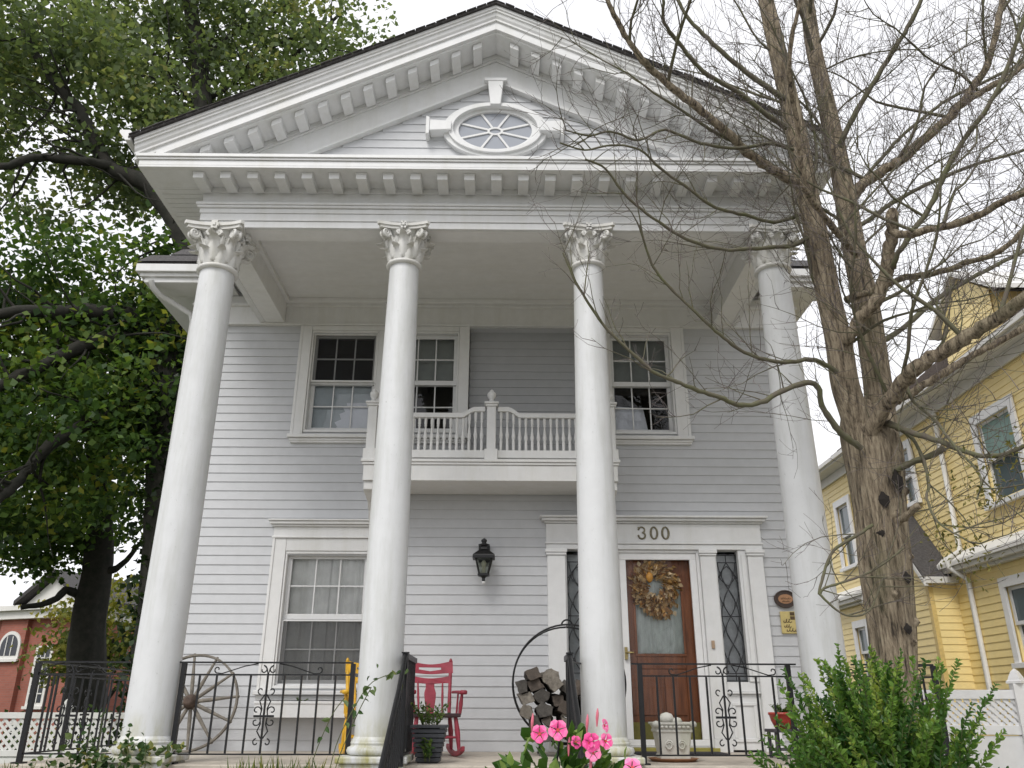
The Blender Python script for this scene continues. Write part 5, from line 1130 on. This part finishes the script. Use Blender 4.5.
# ================================================================ bare tree in front
BARK, t_, p_ = nodes_of('furrowed_bark')
n1 = noise(t_, 7, 8, .7, (5, 5, .7), 'Position'); n2 = noise(t_, 2.2, 5, .6, (1, 1, .6), 'Position'); n3 = noise(t_, 26, 6, .7, (3, 3, .5), 'Position')
c1 = ramp(t_, n1, [(.36, (.04, .031, .022)), (.45, (.205, .162, .11)), (.60, (.44, .365, .26))])
k_ = t_.nodes.new('ShaderNodeMapRange'); k_.inputs['From Min'].default_value = .54; k_.inputs['From Max'].default_value = .74; k_.inputs['To Max'].default_value = .7; t_.links.new(n2, k_.inputs['Value'])
t_.links.new(mixc(t_, k_.outputs[0], c1, (.10, .105, .045)), p_.inputs['Base Color']); p_.inputs['Roughness'].default_value = .95
ad = t_.nodes.new('ShaderNodeMath'); ad.inputs[1].default_value = .35; ad.operation = 'MULTIPLY_ADD'; t_.links.new(n3, ad.inputs[0]); t_.links.new(n1, ad.inputs[2]); bump(t_, p_, ad.outputs[0], 1.0, .05)
TWIG = plain('twig_bark', (.10, .083, .068), .9, 0, .4, 9, 0, c2=(.105, .11, .05))
TWIG2 = plain('fine_twig_bark', (.16, .135, .125), .9, 0, .3, 9, 0)
def smooth_path(P, k=4):
    """Catmull-Rom through (x,y,z,r) points"""
    P = [np.array(p, float) for p in P]; out = []
    for i in range(len(P)-1):
        p0, p1, p2, p3 = P[max(i-1, 0)], P[i], P[i+1], P[min(i+2, len(P)-1)]
        for j in range(k):
            t = j/k; out.append(.5*((2*p1)+(-p0+p2)*t+(2*p0-5*p1+4*p2-p3)*t*t+(-p0+3*p1-3*p2+p3)*t**3))
    out.append(P[-1]); return out
def limb_tube(mb, P, k=4, n=8, wob=.0, lump=.0):
    S = smooth_path(P, k)
    if wob: S = [np.array([*(q[:3]+rng.normal(size=3)*wob*min(1, q[3]*25)), q[3]]) for q in S]
    mb.tube([q[:3] for q in S], [max(.0015, q[3]*(1+lump*(random.random()-.5))) for q in S], n); return S
def trunk_mesh(mb, P, n=40, k=8, amp=.10, seed=0):
    S = smooth_path(P, k); m = len(S); r0 = np.random.default_rng(seed); ph = r0.random(9)*6.28; V = []
    for i, q in enumerate(S):
        for j in range(n):
            a = 2*math.pi*j/n; z = q[2]
            f = 1+amp*(.5*math.sin(3*a+ph[0]+z*.7)+.35*math.sin(5*a+ph[1]-z*.9)+.30*math.sin(9*a+ph[2]+z*1.6)+.30*math.sin(14*a+ph[3]-z*1.1+.8*math.sin(z*5+ph[5]))+.25*math.sin(z*6+2*a+ph[4])+.22*math.sin(21*a+z*2.3+ph[6]))
            V.append((q[0]+q[3]*f*math.cos(a), q[1]+q[3]*f*math.sin(a), z))
    mb.add(V, [(i*n+j, i*n+(j+1) % n, (i+1)*n+(j+1) % n, (i+1)*n+j) for i in range(m-1) for j in range(n)], True)
    mb.add(V[:n][::-1], [tuple(range(n))]); mb.add(V[-n:], [tuple(range(n))])
bt = thing('bare_tree', 'leafless multi stemmed tree with furrowed brown bark before the right column', 'tree', (0, 0, 0))
tk = MB(); T0 = [(LIMBS[0][0][0]+.02, -1.3, GZ-.1, .27), (LIMBS[0][0][0], -1.3, GZ+.25, .215)]+[tuple(p) for p in LIMBS[0] if p[2] > -.3]; q_ = T0[-1]; T0.append((q_[0]-.02, q_[1]+.03, q_[2]+.20, q_[3]*.86)); T0.append((q_[0]-.04, q_[1]+.08, q_[2]+.42, q_[3]*.5))
trunk_mesh(tk, T0, amp=.14, seed=3)
drop = lambda P: [(P[0][0]+.01, P[0][1], P[0][2]-.25, P[0][3]*.9)]+[tuple(p) for p in P]
trunk_mesh(tk, drop(LIMBS[1]), 24, 6, .07, 4); trunk_mesh(tk, drop(LIMBS[2]), 24, 6, .07, 5)
def trunk_at(z):
    for a, b in zip(T0[:-1], T0[1:]):
        if a[2] <= z <= b[2]: t = (z-a[2])/(b[2]-a[2]); return [a[k]*(1-t)+b[k]*t for k in (0, 1, 3)]
    return [T0[3][0], T0[3][1], T0[3][3]]
for z, an, r in ((1.75, -75, .026), (1.45, -40, .024), (1.18, -100, .026), (.86, -60, .022), (1.0, -25, .024), (.62, -30, .022), (1.95, -20, .03)):      # branch collars and cut knots
    x_, y_, r_ = trunk_at(z); c_, s_ = math.cos(R_(an)), math.sin(R_(an))
    tk.tube([(x_+c_*r_*q, y_+s_*r_*q, z+dz) for q, dz in ((.80, 0), (1.0, .01), (1.12, .02))], [r*1.8, r*1.2, r*.8], 10, noise=.25)
tk.build('trunk', BARK, bt, fix=False)
HOLE = plain('dark_bark_hollow', (.018, .014, .011), .95, 0, .3, 20, .4)
hl = MB()
for z, an, a, b in ((1.86, -105, .04, .055), (2.0, -72, .05, .08), (1.30, -70, .035, .04), (.95, -80, .03, .035), (1.62, -118, .028, .03)):
    x_, y_, r_ = trunk_at(z); c_, s_ = math.cos(R_(an)), math.sin(R_(an)); x0_, y0_ = x_+c_*r_*1.0, y_+s_*r_*1.0
    hl = MB(); hl.add([(x0_-s_*a*math.cos(t)*(1+.2*math.sin(i*2.1))+c_*.02, y0_+c_*a*math.cos(t)+s_*.02, z+b*math.sin(t)*(1+.2*math.cos(i*1.7))) for i, t in [(i, 2*math.pi*i/14) for i in range(14)]]+[(x0_+c_*.03, y0_+s_*.03, z)], [(i, (i+1) % 14, 14) for i in range(14)])
    hl.build('knot_hole', HOLE, bt, fix=False)
br_ = []
for i, P in enumerate(LIMBS[3:]):
    mb = MB(); big = P[0][3] > .028
    S = limb_tube(mb, P, 5, 10 if big else 7, .006, .22); br_.append(S); mb.build('branch', BARK if big else TWIG, bt, fix=False)
for P in (LIMBS[1], LIMBS[2]): br_.append(smooth_path(P, 4)[6:])
# secondary boughs rising from the stems and the big right hand limbs
for S, cnt, side in ((br_[-2], 10, -1), (br_[-1], 13, 1), (br_[12], 5, 1), (br_[8], 6, 1), (br_[0], 3, -1), (br_[11], 3, 1), (br_[14], 4, 1), (br_[13], 3, 1)):
    for k in range(cnt):
        q = S[int(len(S)*(.12+.85*(k+random.random()*.6)/cnt)) % len(S)]
        az = random.gauss(0, .8)+(0 if side > 0 else math.pi)
        if random.random() < .3: az += math.pi
        d = np.array([math.cos(az), math.sin(az)*.7-.15, random.uniform(.5, 1.3)]); ln = random.uniform(.9, 2.3); r0 = min(q[3]*.55, random.uniform(.010, .021)); p = q[:3].copy(); P = [(*p, r0)]
        for i in range(7):
            d = d/np.linalg.norm(d)+rng.normal(size=3)*.17+np.array([0, 0, .04]); d /= np.linalg.norm(d); p = p+d*ln/7; P.append((*p, max(.0022, r0*(1-.85*(i+1)/7))))
        mb = MB(); S2 = limb_tube(mb, P, 2, 6, .004, .2); br_.append(S2); mb.build('branch', TWIG, bt, fix=False)
# twigs: side shoots that fork again
tw1, tw2 = MB(), MB()
def twig(mb, p, d, ln, r, lev):
    n = 5 if lev == 0 else 4; pts = [p.copy()]; d = d/np.linalg.norm(d); rr = [r]
    for i in range(n):
        d = d+rng.normal(size=3)*.16+np.array([0, 0, .05]); d /= np.linalg.norm(d); p = p+d*ln/n; pts.append(p.copy()); rr.append(max(.0014, r*(1-.75*(i+1)/n)))
    mb.tube(pts, rr, 4 if lev == 0 else 3, caps=False)
    if lev < 2:
        for k in range(int(ln*(8 if lev == 0 else 6))):
            j = random.randint(1, n-1); t = random.random(); q = pts[j]*(1-t)+pts[j+1]*t; dd = d*.8+rng.normal(size=3)*.55; dd[2] += .12
            twig(tw2, q, dd, ln*random.uniform(.28, .55), max(.0018, r*.55), lev+1)
for bi, S in enumerate(br_):
    L_ = 0; acc = 0
    for a, b in zip(S[:-1], S[1:]):
        seg = np.linalg.norm(b[:3]-a[:3]); acc += seg; d0 = (b[:3]-a[:3])/max(seg, 1e-6)
        if a[3] > .06 and random.random() < .5: continue
        if a[2] < 2.2 and a[3] > .03: continue
        while acc > .115:
            acc -= .115; q = a[:3]+(b[:3]-a[:3])*random.random()
            dd = d0*.75+rng.normal(size=3)*np.array([.7, .35, .6]); dd[2] += .22
            if dd[0] < 0 and q[0] < 1.8: dd[0] *= .5
            twig(tw1, q, dd, random.uniform(.25, .85), random.uniform(.0032, .0060), 0)
a_ = tw1.build('twigs', TWIG, bt, fix=False); a_['kind'] = 'stuff'
a_ = tw2.build('fine_twigs', TWIG2, bt, fix=False); a_['kind'] = 'stuff'
# a few late leaves hanging on the right hand twigs
MOSSL = leafmat('late_leaves', [(0, (.09, .085, .02)), (.5, (.15, .15, .04)), (1, (.26, .22, .06))], .35)
P = []
for S in br_[17:20]:
    for q in S[-9:]:
        P += [q[:3]+rng.normal(size=3)*.10-np.array([0, 0, .05]) for _ in range(14)]
leaf_mesh('late_leaves', P, rng.uniform(.025, .05, len(P)), MOSSL, bt, aspect=.4)['kind'] = 'stuff'

# ================================================================ big leafy trees on the left
IVYBARK = plain('ivy_dark_bark', (.030, .027, .022), .95, 0, .5, 7, .9, c2=(.012, .014, .009))
CROWN = leafmat('maple_leaves', [(0, (.028, .062, .018)), (.35, (.060, .118, .030)), (.62, (.105, .18, .040)), (.86, (.18, .26, .055)), (1, (.30, .32, .06))], .5, .55)
CROWN_HAZE = leafmat('haze_paled_leaves', [(0, (.085, .12, .060)), (.5, (.15, .21, .10)), (.85, (.22, .27, .12)), (1, (.32, .33, .14))], .55, .55)  # upper leaves paled: flare haze and light on the exposed top in the colour
IVY = leafmat('ivy_leaves', [(0, (.010, .022, .008)), (.6, (.022, .045, .014)), (1, (.05, .08, .02))], .2, .4)
def crown(parent, ells, leaf, per, m, name='crown', avoid=None):
    C = []; T = []
    for (c, r, ncl, rad) in ells:
        c, r = np.array(c, float), np.array(r, float); k = 0
        while k < ncl:
            q = rng.normal(size=3); q /= np.linalg.norm(q); q = c+q*r*rng.random()**.42; k += 1
            if avoid is not None and avoid(q): continue
            n = int(per*random.uniform(.5, 1.4)); base = random.gauss(.50, .20)+.12*(q[2]-c[2])/r[2]
            s = rad*random.uniform(.7, 1.3); pts = q+rng.normal(size=(n, 3))*np.array([s, s, s*.55]); C.append(pts); T.append(np.clip(base+rng.normal(size=n)*.16, 0, 1))
    C = np.vstack(C); T = np.concatenate(T)
    if avoid is not None:
        keep = np.array([not avoid(p) for p in C]); C = C[keep]; T = T[keep]
    return leaf_mesh(name, C, rng.uniform(.75, 1.25, len(C))*leaf, m, parent, T, aspect=.78, fold=.12)
inhouse = lambda p: p[0] > -5.0 and p[1] < 11.7 and p[2] < 11.0
tb = thing('ivy_clad_tree', 'huge dark tree with ivy covered trunk and sweeping limbs behind the left column', 'tree', (0, 0, 0))
mb = MB(); trunk_mesh(mb, [(-5.55, 7, GZ-.2, .58)]+[tuple(p) for p in IVY_LIMBS[0]], 24, 4, .12, 8); mb.build('trunk', IVYBARK, tb, fix=False)
tips = []
for P in IVY_LIMBS[1:]:
    mb = MB(); S = limb_tube(mb, P, 4, 8, .02, .15); mb.build('branch', IVYBARK, tb, fix=False); tips.append(S)
sub_ = MB()
for S in tips:
    for q, q2 in zip(S[2:-1], S[3:]):
        if random.random() < .8:
            d = (q2-q)[:3]; d /= np.linalg.norm(d)+1e-9; d = d*.6+rng.normal(size=3)*.6; p = q[:3]; pts = [p.copy()]; ln = random.uniform(.8, 2.2)
            for i in range(6): d = d+rng.normal(size=3)*.25; d /= np.linalg.norm(d); p = p+d*ln/6; pts.append(p.copy())
            sub_.tube(pts, [max(.008, .035*(1-i/6.5)) for i in range(7)], 5)
o = sub_.build('small_branches', IVYBARK, tb, fix=False); o['kind'] = 'stuff'
crown(tb, [((-9.0, 6.6, 4.6), (3.0, 1.9, 2.2), 98, .36), ((-8.2, 7.4, 7.6), (2.9, 2.0, 1.7), 100, .36), ((-11.5, 6.8, 7.0), (2.5, 2, 2.5), 64, .38),
           ((-6.6, 6.4, 5.6), (.8, .8, 2.6), 34, .26)], .145, 95, CROWN, 'crown', inhouse)
crown(tb, [((-6.9, 8.8, 15.2), (2.3, 1.8, 3.0), 84, .36), ((-9.6, 8.2, 16.5), (2.8, 1.8, 2.4), 70, .37), ((-10.4, 7.0, 13.2), (3.2, 2.2, 2.4), 105, .37), ((-7.9, 7.6, 11.4), (1.7, 1.5, 1.2), 34, .36), ((-4.8, 9.4, 17.0), (1.7, 1.4, 1.8), 24, .36), ((-5.9, 9.0, 13.6), (1.6, 1.2, 1.2), 24, .34), ((-11.0, 6.8, 10.0), (2.0, 1.4, .8), 10, .34), ((-4.2, 9.6, 15.0), (1.0, 1, .8), 6, .30)], .155, 84, CROWN_HAZE, 'upper_crown', inhouse)
# ivy leaves up the trunk and on the first limbs
P = []
for q in smooth_path(IVY_LIMBS[0], 6): P += [q[:3]+np.array([math.cos(a), math.sin(a), 0])*q[3]*random.uniform(.95, 1.5)+rng.normal(size=3)*.07 for a in rng.random(70)*6.28]
for S in tips[:4]:
    for q in S[:7]: P += [q[:3]+rng.normal(size=3)*(q[3]*.8+.05) for _ in range(26)]
leaf_mesh('ivy', P, rng.uniform(.09, .16, len(P)), IVY, tb, aspect=.9)['kind'] = 'stuff'
tm = thing('maple_tree', 'dark trunked leafy tree standing in front of the brick church', 'tree', (0, 0, 0))
mb = MB(); trunk_mesh(mb, [(MAPLE_LIMBS[0][0][0], 10.5, GZ-.2, .45)]+[tuple(p) for p in MAPLE_LIMBS[0] if p[2] > -.8], 20, 4, .1, 9); mb.build('trunk', IVYBARK, tm, fix=False)
for P in MAPLE_LIMBS[1:]:
    mb = MB(); limb_tube(mb, P, 4, 7, .02, .15); mb.build('branch', IVYBARK, tm, fix=False)
crown(tm, [((-10.2, 10.5, 5.6), (3.0, 1.8, 2.2), 110, .36), ((-9.9, 10.2, 3.9), (2.0, 1.3, .9), 40, .28), ((-13.2, 9.8, 3.6), (2.2, 1.2, .7), 26, .28), ((-12.8, 10.6, 6.2), (2.5, 1.8, 2.5), 60, .36), ((-9.0, 10.5, 8.0), (2.5, 1.6, 2.0), 40, .36)], .13, 90, CROWN, 'crown', inhouse)
# shrubs and small trees further back
YG = leafmat('yellow_green_leaves', [(0, (.05, .075, .015)), (.5, (.13, .16, .03)), (1, (.30, .27, .05))], .4)
for x, y, z, r, lab, n, mm in ((-11.6, 18, 2.3, (2.2, 1.2, 1.5), 'yellowing small tree between the brick church and the dark trunk', 60, YG), (-8.0, 17, 2.6, (1.9, 1.2, 1.6), 'yellow green small tree behind the dark trunk above the grey garage', 60, YG), (-19.3, 19, 1.0, (2.0, 1.0, 1.6), 'dark bush at the far left edge against the brick church', 50, CROWN)):
    q = thing('small_tree', lab, 'tree', (x, y, GZ)); mb = MB()
    mb.tube([(0, 0, 0), (.05, 0, 1.2), (-.05, .1, 2.4), (.1, 0, 3.4)], [.11, .09, .07, .03], 8).tube([(0, 0, 1.3), (.5, 0, 2.2), (.9, .1, 3.1)], [.06, .045, .02], 6).tube([(0, 0, 1.5), (-.5, 0, 2.4), (-.9, -.1, 3.3)], [.06, .045, .02], 6).build('trunk', IVYBARK, q)
    crown(q, [((0, 0, z-GZ), r, n, .4)], .17, 55, mm)
hg = thing('hedge', 'dark green hedge behind the far left lattice fence', 'hedge', (-9.4, 7.7, GZ)); crown(hg, [((-4+1.0*i, 0, .65), (.8, .4, .75), 16, .25) for i in range(9)], .09, 90, CROWN, 'foliage')
mb = MB(); [mb.tube([(-4+1.0*i, 0, 0), (-4+1.0*i+.1, 0, .6), (-4+1.0*i-.1, 0, 1.2)], [.03, .02, .01], 5) for i in range(9)]; mb.build('stems', IVYBARK, hg)['kind'] = 'stuff'

# ================================================================ shrub right front
SHR = leafmat('bright_shrub_leaves', [(0, (.030, .085, .022)), (.4, (.075, .170, .035)), (.7, (.16, .28, .05)), (1, (.36, .44, .10))], .4, .35)
def leafy_shoots(root, base, tips, npair, leaf, m, stem_r=.006, spread=.05, name='foliage', zmid=-.12):
    mb = MB(); C = []; D = []; T = []; S = []
    for tp in tips:
        b = np.array(base)+rng.normal(size=3)*np.array([spread, spread, .01]); tp = np.array(tp); mid = np.array([b[0]+.10*(tp[0]-b[0]), b[1]+.10*(tp[1]-b[1]), min(zmid, tp[2]-.1)+.06*random.random()])
        ts = np.linspace(0, 1, 12); pts = [(1-t)**2*b+2*t*(1-t)*mid+t*t*tp+rng.normal(size=3)*.006 for t in ts]
        mb.tube(pts, [stem_r*(1-.8*t) for t in ts], 5)
        t0 = random.gauss(.38, .20); k = int(npair*np.linalg.norm(tp-b))
        for i in range(k):
            t = .22+.78*i/k; j = min(10, int(t*11)); f = t*11-j; p = pts[j]*(1-f)+pts[j+1]*f; ax = pts[j+1]-pts[j]; ax /= np.linalg.norm(ax); sx = np.cross(ax, rng.normal(size=3)); sx /= np.linalg.norm(sx)
            for s in (-1, 1):
                C.append(p); D.append(ax*.75+sx*s*.8); T.append(np.clip(t0+.45*(t-.55)+random.gauss(0, .10), 0, 1)); S.append(leaf*random.uniform(.7, 1.2)*(1-.35*max(0, t-.8)/.2))
    mb.build('stem', STEMG, root, fix=False); leaf_mesh(name, C, S, m, root, np.array(T), aspect=.55, dirs=D, shape='fold')
shb = thing('green_shrub', 'bright green leafy shrub before the bare tree trunk', 'shrub', (0, 0, 0))
tips = []
for i in range(165):
    an = R_(random.choice([random.uniform(-58, 48), random.gauss(-6, 20)])); L0 = random.uniform(.62, 1.0)*(1-.12*abs(math.sin(an))); y_ = random.uniform(-.35, .35)
    tips.append((1.79+L0*math.sin(an)*.80, -3.15+y_, -.30+L0*math.cos(an)*math.sqrt(1-.3*y_*y_)+.02))
for x, z in ((1.24, .40), (1.30, .16), (1.20, .02), (1.36, .56), (1.44, .62), (1.56, .66), (1.62, .72), (1.80, .72), (2.10, .64), (2.26, .46), (2.34, .18), (2.28, .54), (1.95, .70), (1.70, .62), (2.05, .66)): tips.append((x, -3.15+random.uniform(-.25, .25), z))
leafy_shoots(shb, (1.79, -3.15, GZ+.02), tips, 50, .043, SHR, .007, .10)

# ================================================================ pink flowering vine in its tall urn
PINK, t_, p_ = nodes_of('pink_petal'); at = t_.nodes.new('ShaderNodeAttribute'); at.attribute_name = 'tint'
t_.links.new(ramp(t_, at.outputs['Fac'], [(0, (.62, .03, .20)), (.5, (.80, .08, .30)), (1, (.88, .26, .46))]), p_.inputs['Base Color']); p_.inputs['Roughness'].default_value = .5
BUD = plain('pink_bud', (.65, .16, .22), .5, 0, .2, 20, 0); THROAT = plain('flower_throat', (.55, .06, .05), .6, 0, .1, 20, 0)
fx, fy = .30, -3.60
fp = thing('flowering_plant', 'pink flowering vine spilling over its tall pot beside the steps', 'plant', (fx, fy, GZ))
MB().lathe([(.001, 0), (.17, 0), (.18, .05), (.12, .12), (.12, .5), (.20, .62), (.24, .95), (.27, .98), (.27, 1.03), (.24, 1.03), (.21, .98), (.001, .97)], n=28).build('pot', plain('grey_stone_pot', (.30, .29, .27), .85, 0, .3, 9, .4), fp)
for s in (-1, 1): MB().tube([(s*.10, 0, .97), (s*.09, 0, 1.2), (s*.06, 0, 1.4)], .005, 5).build('stake', IRON, fp)
VINE = leafmat('glossy_vine_leaves', [(0, (.020, .055, .014)), (.45, (.05, .12, .025)), (.8, (.12, .22, .045)), (1, (.30, .40, .11))], .35, .3)
C = []; D = []; S = []; T = []
for i in range(300):
    a = random.random()*6.28; r = .24*math.sqrt(random.random()); x, y = r*math.cos(a)*1.15, r*math.sin(a)*.8; h = random.uniform(0, 1)
    C.append((x*1.0-.05, y, 1.04+h*.40*(1-.45*(r/.24)**2))); D.append((x*3, y*3-.5, .25+random.gauss(0, .3))); S.append(random.uniform(.06, .105)); T.append(np.clip(.15+.5*h+random.gauss(0, .16), 0, 1))
for x, z, s in ((-.135, 1.44, .075), (-.21, 1.39, .085), (.005, 1.41, .085), (.045, 1.38, .08), (.12, 1.40, .075), (.20, 1.36, .07), (-.29, 1.32, .06), (-.26, 1.345, .06), (.16, 1.30, .07), (-.10, 1.30, .08), (-.02, 1.28, .09)): C.append((x, -.12, z-.035)); D.append((x*1.2, -.35, .9)); S.append(s); T.append(.9)
leaf_mesh('foliage', C, S, VINE, fp, np.array(T), aspect=.62, fold=.10, dirs=D, shape='fold')
vn = MB()
for i in range(10):
    a = i*.63; vn.tube([(.04*math.cos(a), .04*math.sin(a), .97), (.10*math.cos(a), .08*math.sin(a), 1.15), (.17*math.cos(a*1.3), .13*math.sin(a*1.3), 1.32)], .004, 5)
vn.tube([(-.24, -.1, 1.28), (-.30, -.12, 1.30), (-.34, -.12, 1.22), (-.35, -.1, 1.0)], .004, 5); vn.build('vine_stem', STEMG, fp)
P = [(-.345+.003*i+.01*math.sin(i), -.12, 1.27-.028*i) for i in range(9)]; leaf_mesh('trailing_leaves', P, [.035]*9, VINE, fp, np.full(9, .9), dirs=[(-.5, -.4, -.5)]*9, shape='fold')
def flower(c, face, r, tint):
    nrm = Vector(face).normalized(); x = nrm.cross(Vector((0, 0, 1))).normalized(); y = nrm.cross(x); c = Vector(c); V = []; Fs = []; tn = []
    for k in range(5):
        a0 = 2*math.pi*k/5+.3; b = len(V)
        for (rr, da, lift) in ((.10, 0, -.25), (.45, -.52, .02), (.82, -.64, .10), (1.0, -.34, .04), (1.02, .12, -.02), (.88, .58, .08), (.45, .52, .06), (.6, 0, .08)):
            V.append(c+x*(math.cos(a0+da)*rr*r)+y*(math.sin(a0+da)*rr*r)+nrm*(lift*r))
        for f in ((0, 1, 7), (1, 2, 7), (2, 3, 7), (3, 4, 7), (4, 5, 7), (5, 6, 7), (6, 0, 7)): Fs.append(tuple(b+q for q in f)); tn.append(np.clip(tint+random.gauss(0, .10)+(.18 if 3 in f or 4 in f else -.1), 0, 1))
    me = bpy.data.meshes.new('flower'); me.from_pydata([tuple(v) for v in V], [], Fs); me.materials.append(PINK)
    a_ = me.attributes.new('tint', 'FLOAT', 'FACE'); a_.data.foreach_set('value', np.array(tn, dtype=np.float32)); me.polygons.foreach_set('use_smooth', [True]*len(Fs))
    o = link(bpy.data.objects.new('flower', me)); o.parent = fp
    th = MB(); th.tube([c-nrm*r*.45, c-nrm*r*.20, c-nrm*r*.05], [r*.10, r*.16, r*.17], 8); th.build('throat', THROAT, o)
for x, z, r, t, f in ((-.15, 1.433, .036, .50, (-.25, -1, .05)), (-.075, 1.448, .041, .58, (.05, -1, .10)), (.059, 1.403, .038, .18, (.1, -1, .1)), (.066, 1.364, .034, .95, (.12, -1, .0)), (.12, 1.407, .032, .5, (.5, -1, .1)), (-.002, 1.403, .026, .35, (.5, -1, .2)), (.045, 1.40, .026, .10, (-.6, -1, .3)), (.118, 1.465, .028, .7, (.9, -.6, .2)), (.222, 1.31, .040, .8, (.2, -1, .4))): flower((x, -.16, z), f, r, t)
for x, z in ((-.18, 1.485), (.045, 1.482), (.087, 1.505), (-.032, 1.395), (.055, 1.33)):
    MB().tube([(x, -.13, z-.045), (x+.002, -.132, z-.012), (x+.004, -.135, z+.008), (x+.005, -.135, z+.026)], [.0025, .0065, .006, .0015], 7).build('bud', BUD, fp)
# ================================================================ ivy, weeds, climbing vine at the porch
iv = thing('ivy_plant', 'ivy and weeds growing over the base of the leftmost column', 'plant', (-2.9, -.32, 0))
IVYL = leafmat('ground_ivy_leaves', [(0, (.02, .05, .015)), (.5, (.05, .10, .03)), (.85, (.12, .17, .06)), (1, (.30, .26, .05))], .35)
C = []; T = []
for i in range(420):
    x = random.gauss(-.22, .24); z = abs(random.gauss(0, .10))*(1.2 if x < 0 else .7)-.14; C.append((x, -.05-.10*random.random(), z)); T.append(random.random())
for i in range(60): x = random.uniform(-.12, .40); C.append((x, .03+random.uniform(-.02, .03), .09+random.uniform(0, .05))); T.append(random.uniform(.5, 1))
for (x0_, h) in ((-.24, .42), (-.02, .30), (.12, .22), (-.33, .30)): C += [(x0_+.03*math.sin(k), -.08+.03*math.cos(k*2), h*k/12) for k in range(13)]; T += [.45]*13
leaf_mesh('foliage', C, rng.uniform(.035, .07, len(C)), IVYL, iv, np.array(T), aspect=.8, shape='fold')
mb = MB(); [mb.tube([(x, -.06, -.3), (x+.03, -.07, 0), (x+.01*h, -.07, h)], [.006, .004, .002], 5) for x, h in ((-.25, .4), (-.02, .28), (.12, .2), (-.33, .28), (-.45, .1))]; mb.build('stem', STEMG, iv)
GR = leafmat('grass_blades', [(0, (.05, .09, .02)), (.6, (.12, .18, .04)), (1, (.30, .26, .07))], .35)
def grass_tuft(lab, x, y, z, n, h, sx):
    q = thing('grass_tuft', lab, 'grass', (x, y, z)); C = np.stack([rng.uniform(-sx, sx, n), rng.uniform(-.06, .06, n), np.zeros(n)], 1)
    leaf_mesh('blades', C, rng.uniform(.5, 1.1, n)*h, GR, q, aspect=.07, dirs=np.tile([0, 0, 1.0], (n, 1))+rng.normal(size=(n, 3))*.22, fold=.03)
grass_tuft('green grass and weeds along the porch edge left of the second column', -1.75, -.30, -.22, 260, .30, .36)
grass_tuft('yellowish grass at the left porch corner by the railing foot', -3.7, -.28, -.16, 160, .20, .35)
grass_tuft('sparse yellow grass at the foot of the black slatted planter', -.45, -.50, -.16, 60, .16, .20)
cv = thing('climbing_vine', 'thin vine stems with pale leaves climbing before the second column', 'plant', (-1.35, -.42, -.2))
mb = MB(); st_ = [[(0, 0, 0), (.06, 0, .35), (.18, -.02, .62), (.32, -.03, .82), (.55, -.04, .90)], [(.02, 0, 0), (.10, .0, .3), (.22, -.01, .6), (.31, -.02, .78)], [(-.05, .02, 0), (-.12, .02, .2), (.0, .0, .55), (.10, 0, .70)]]
C = []; D = []
for P in st_:
    S = smooth_path([(*p, .004) for p in P], 5); mb.tube([q[:3] for q in S], .0038, 5)
    for q in S[8:]:
        if random.random() < .75: C.append(q[:3]); D.append((random.gauss(0, .6), -.4, -.4))
for i in range(9): C.append((.46+random.gauss(0, .07), -.05, .86+random.gauss(0, .04))); D.append((random.gauss(0, .4), -.3, -.9))
mb.build('stem', STEMG, cv); leaf_mesh('foliage', C, rng.uniform(.04, .085, len(C)), IVYL, cv, rng.uniform(.4, .9, len(C)), aspect=.55, dirs=D, shape='fold')
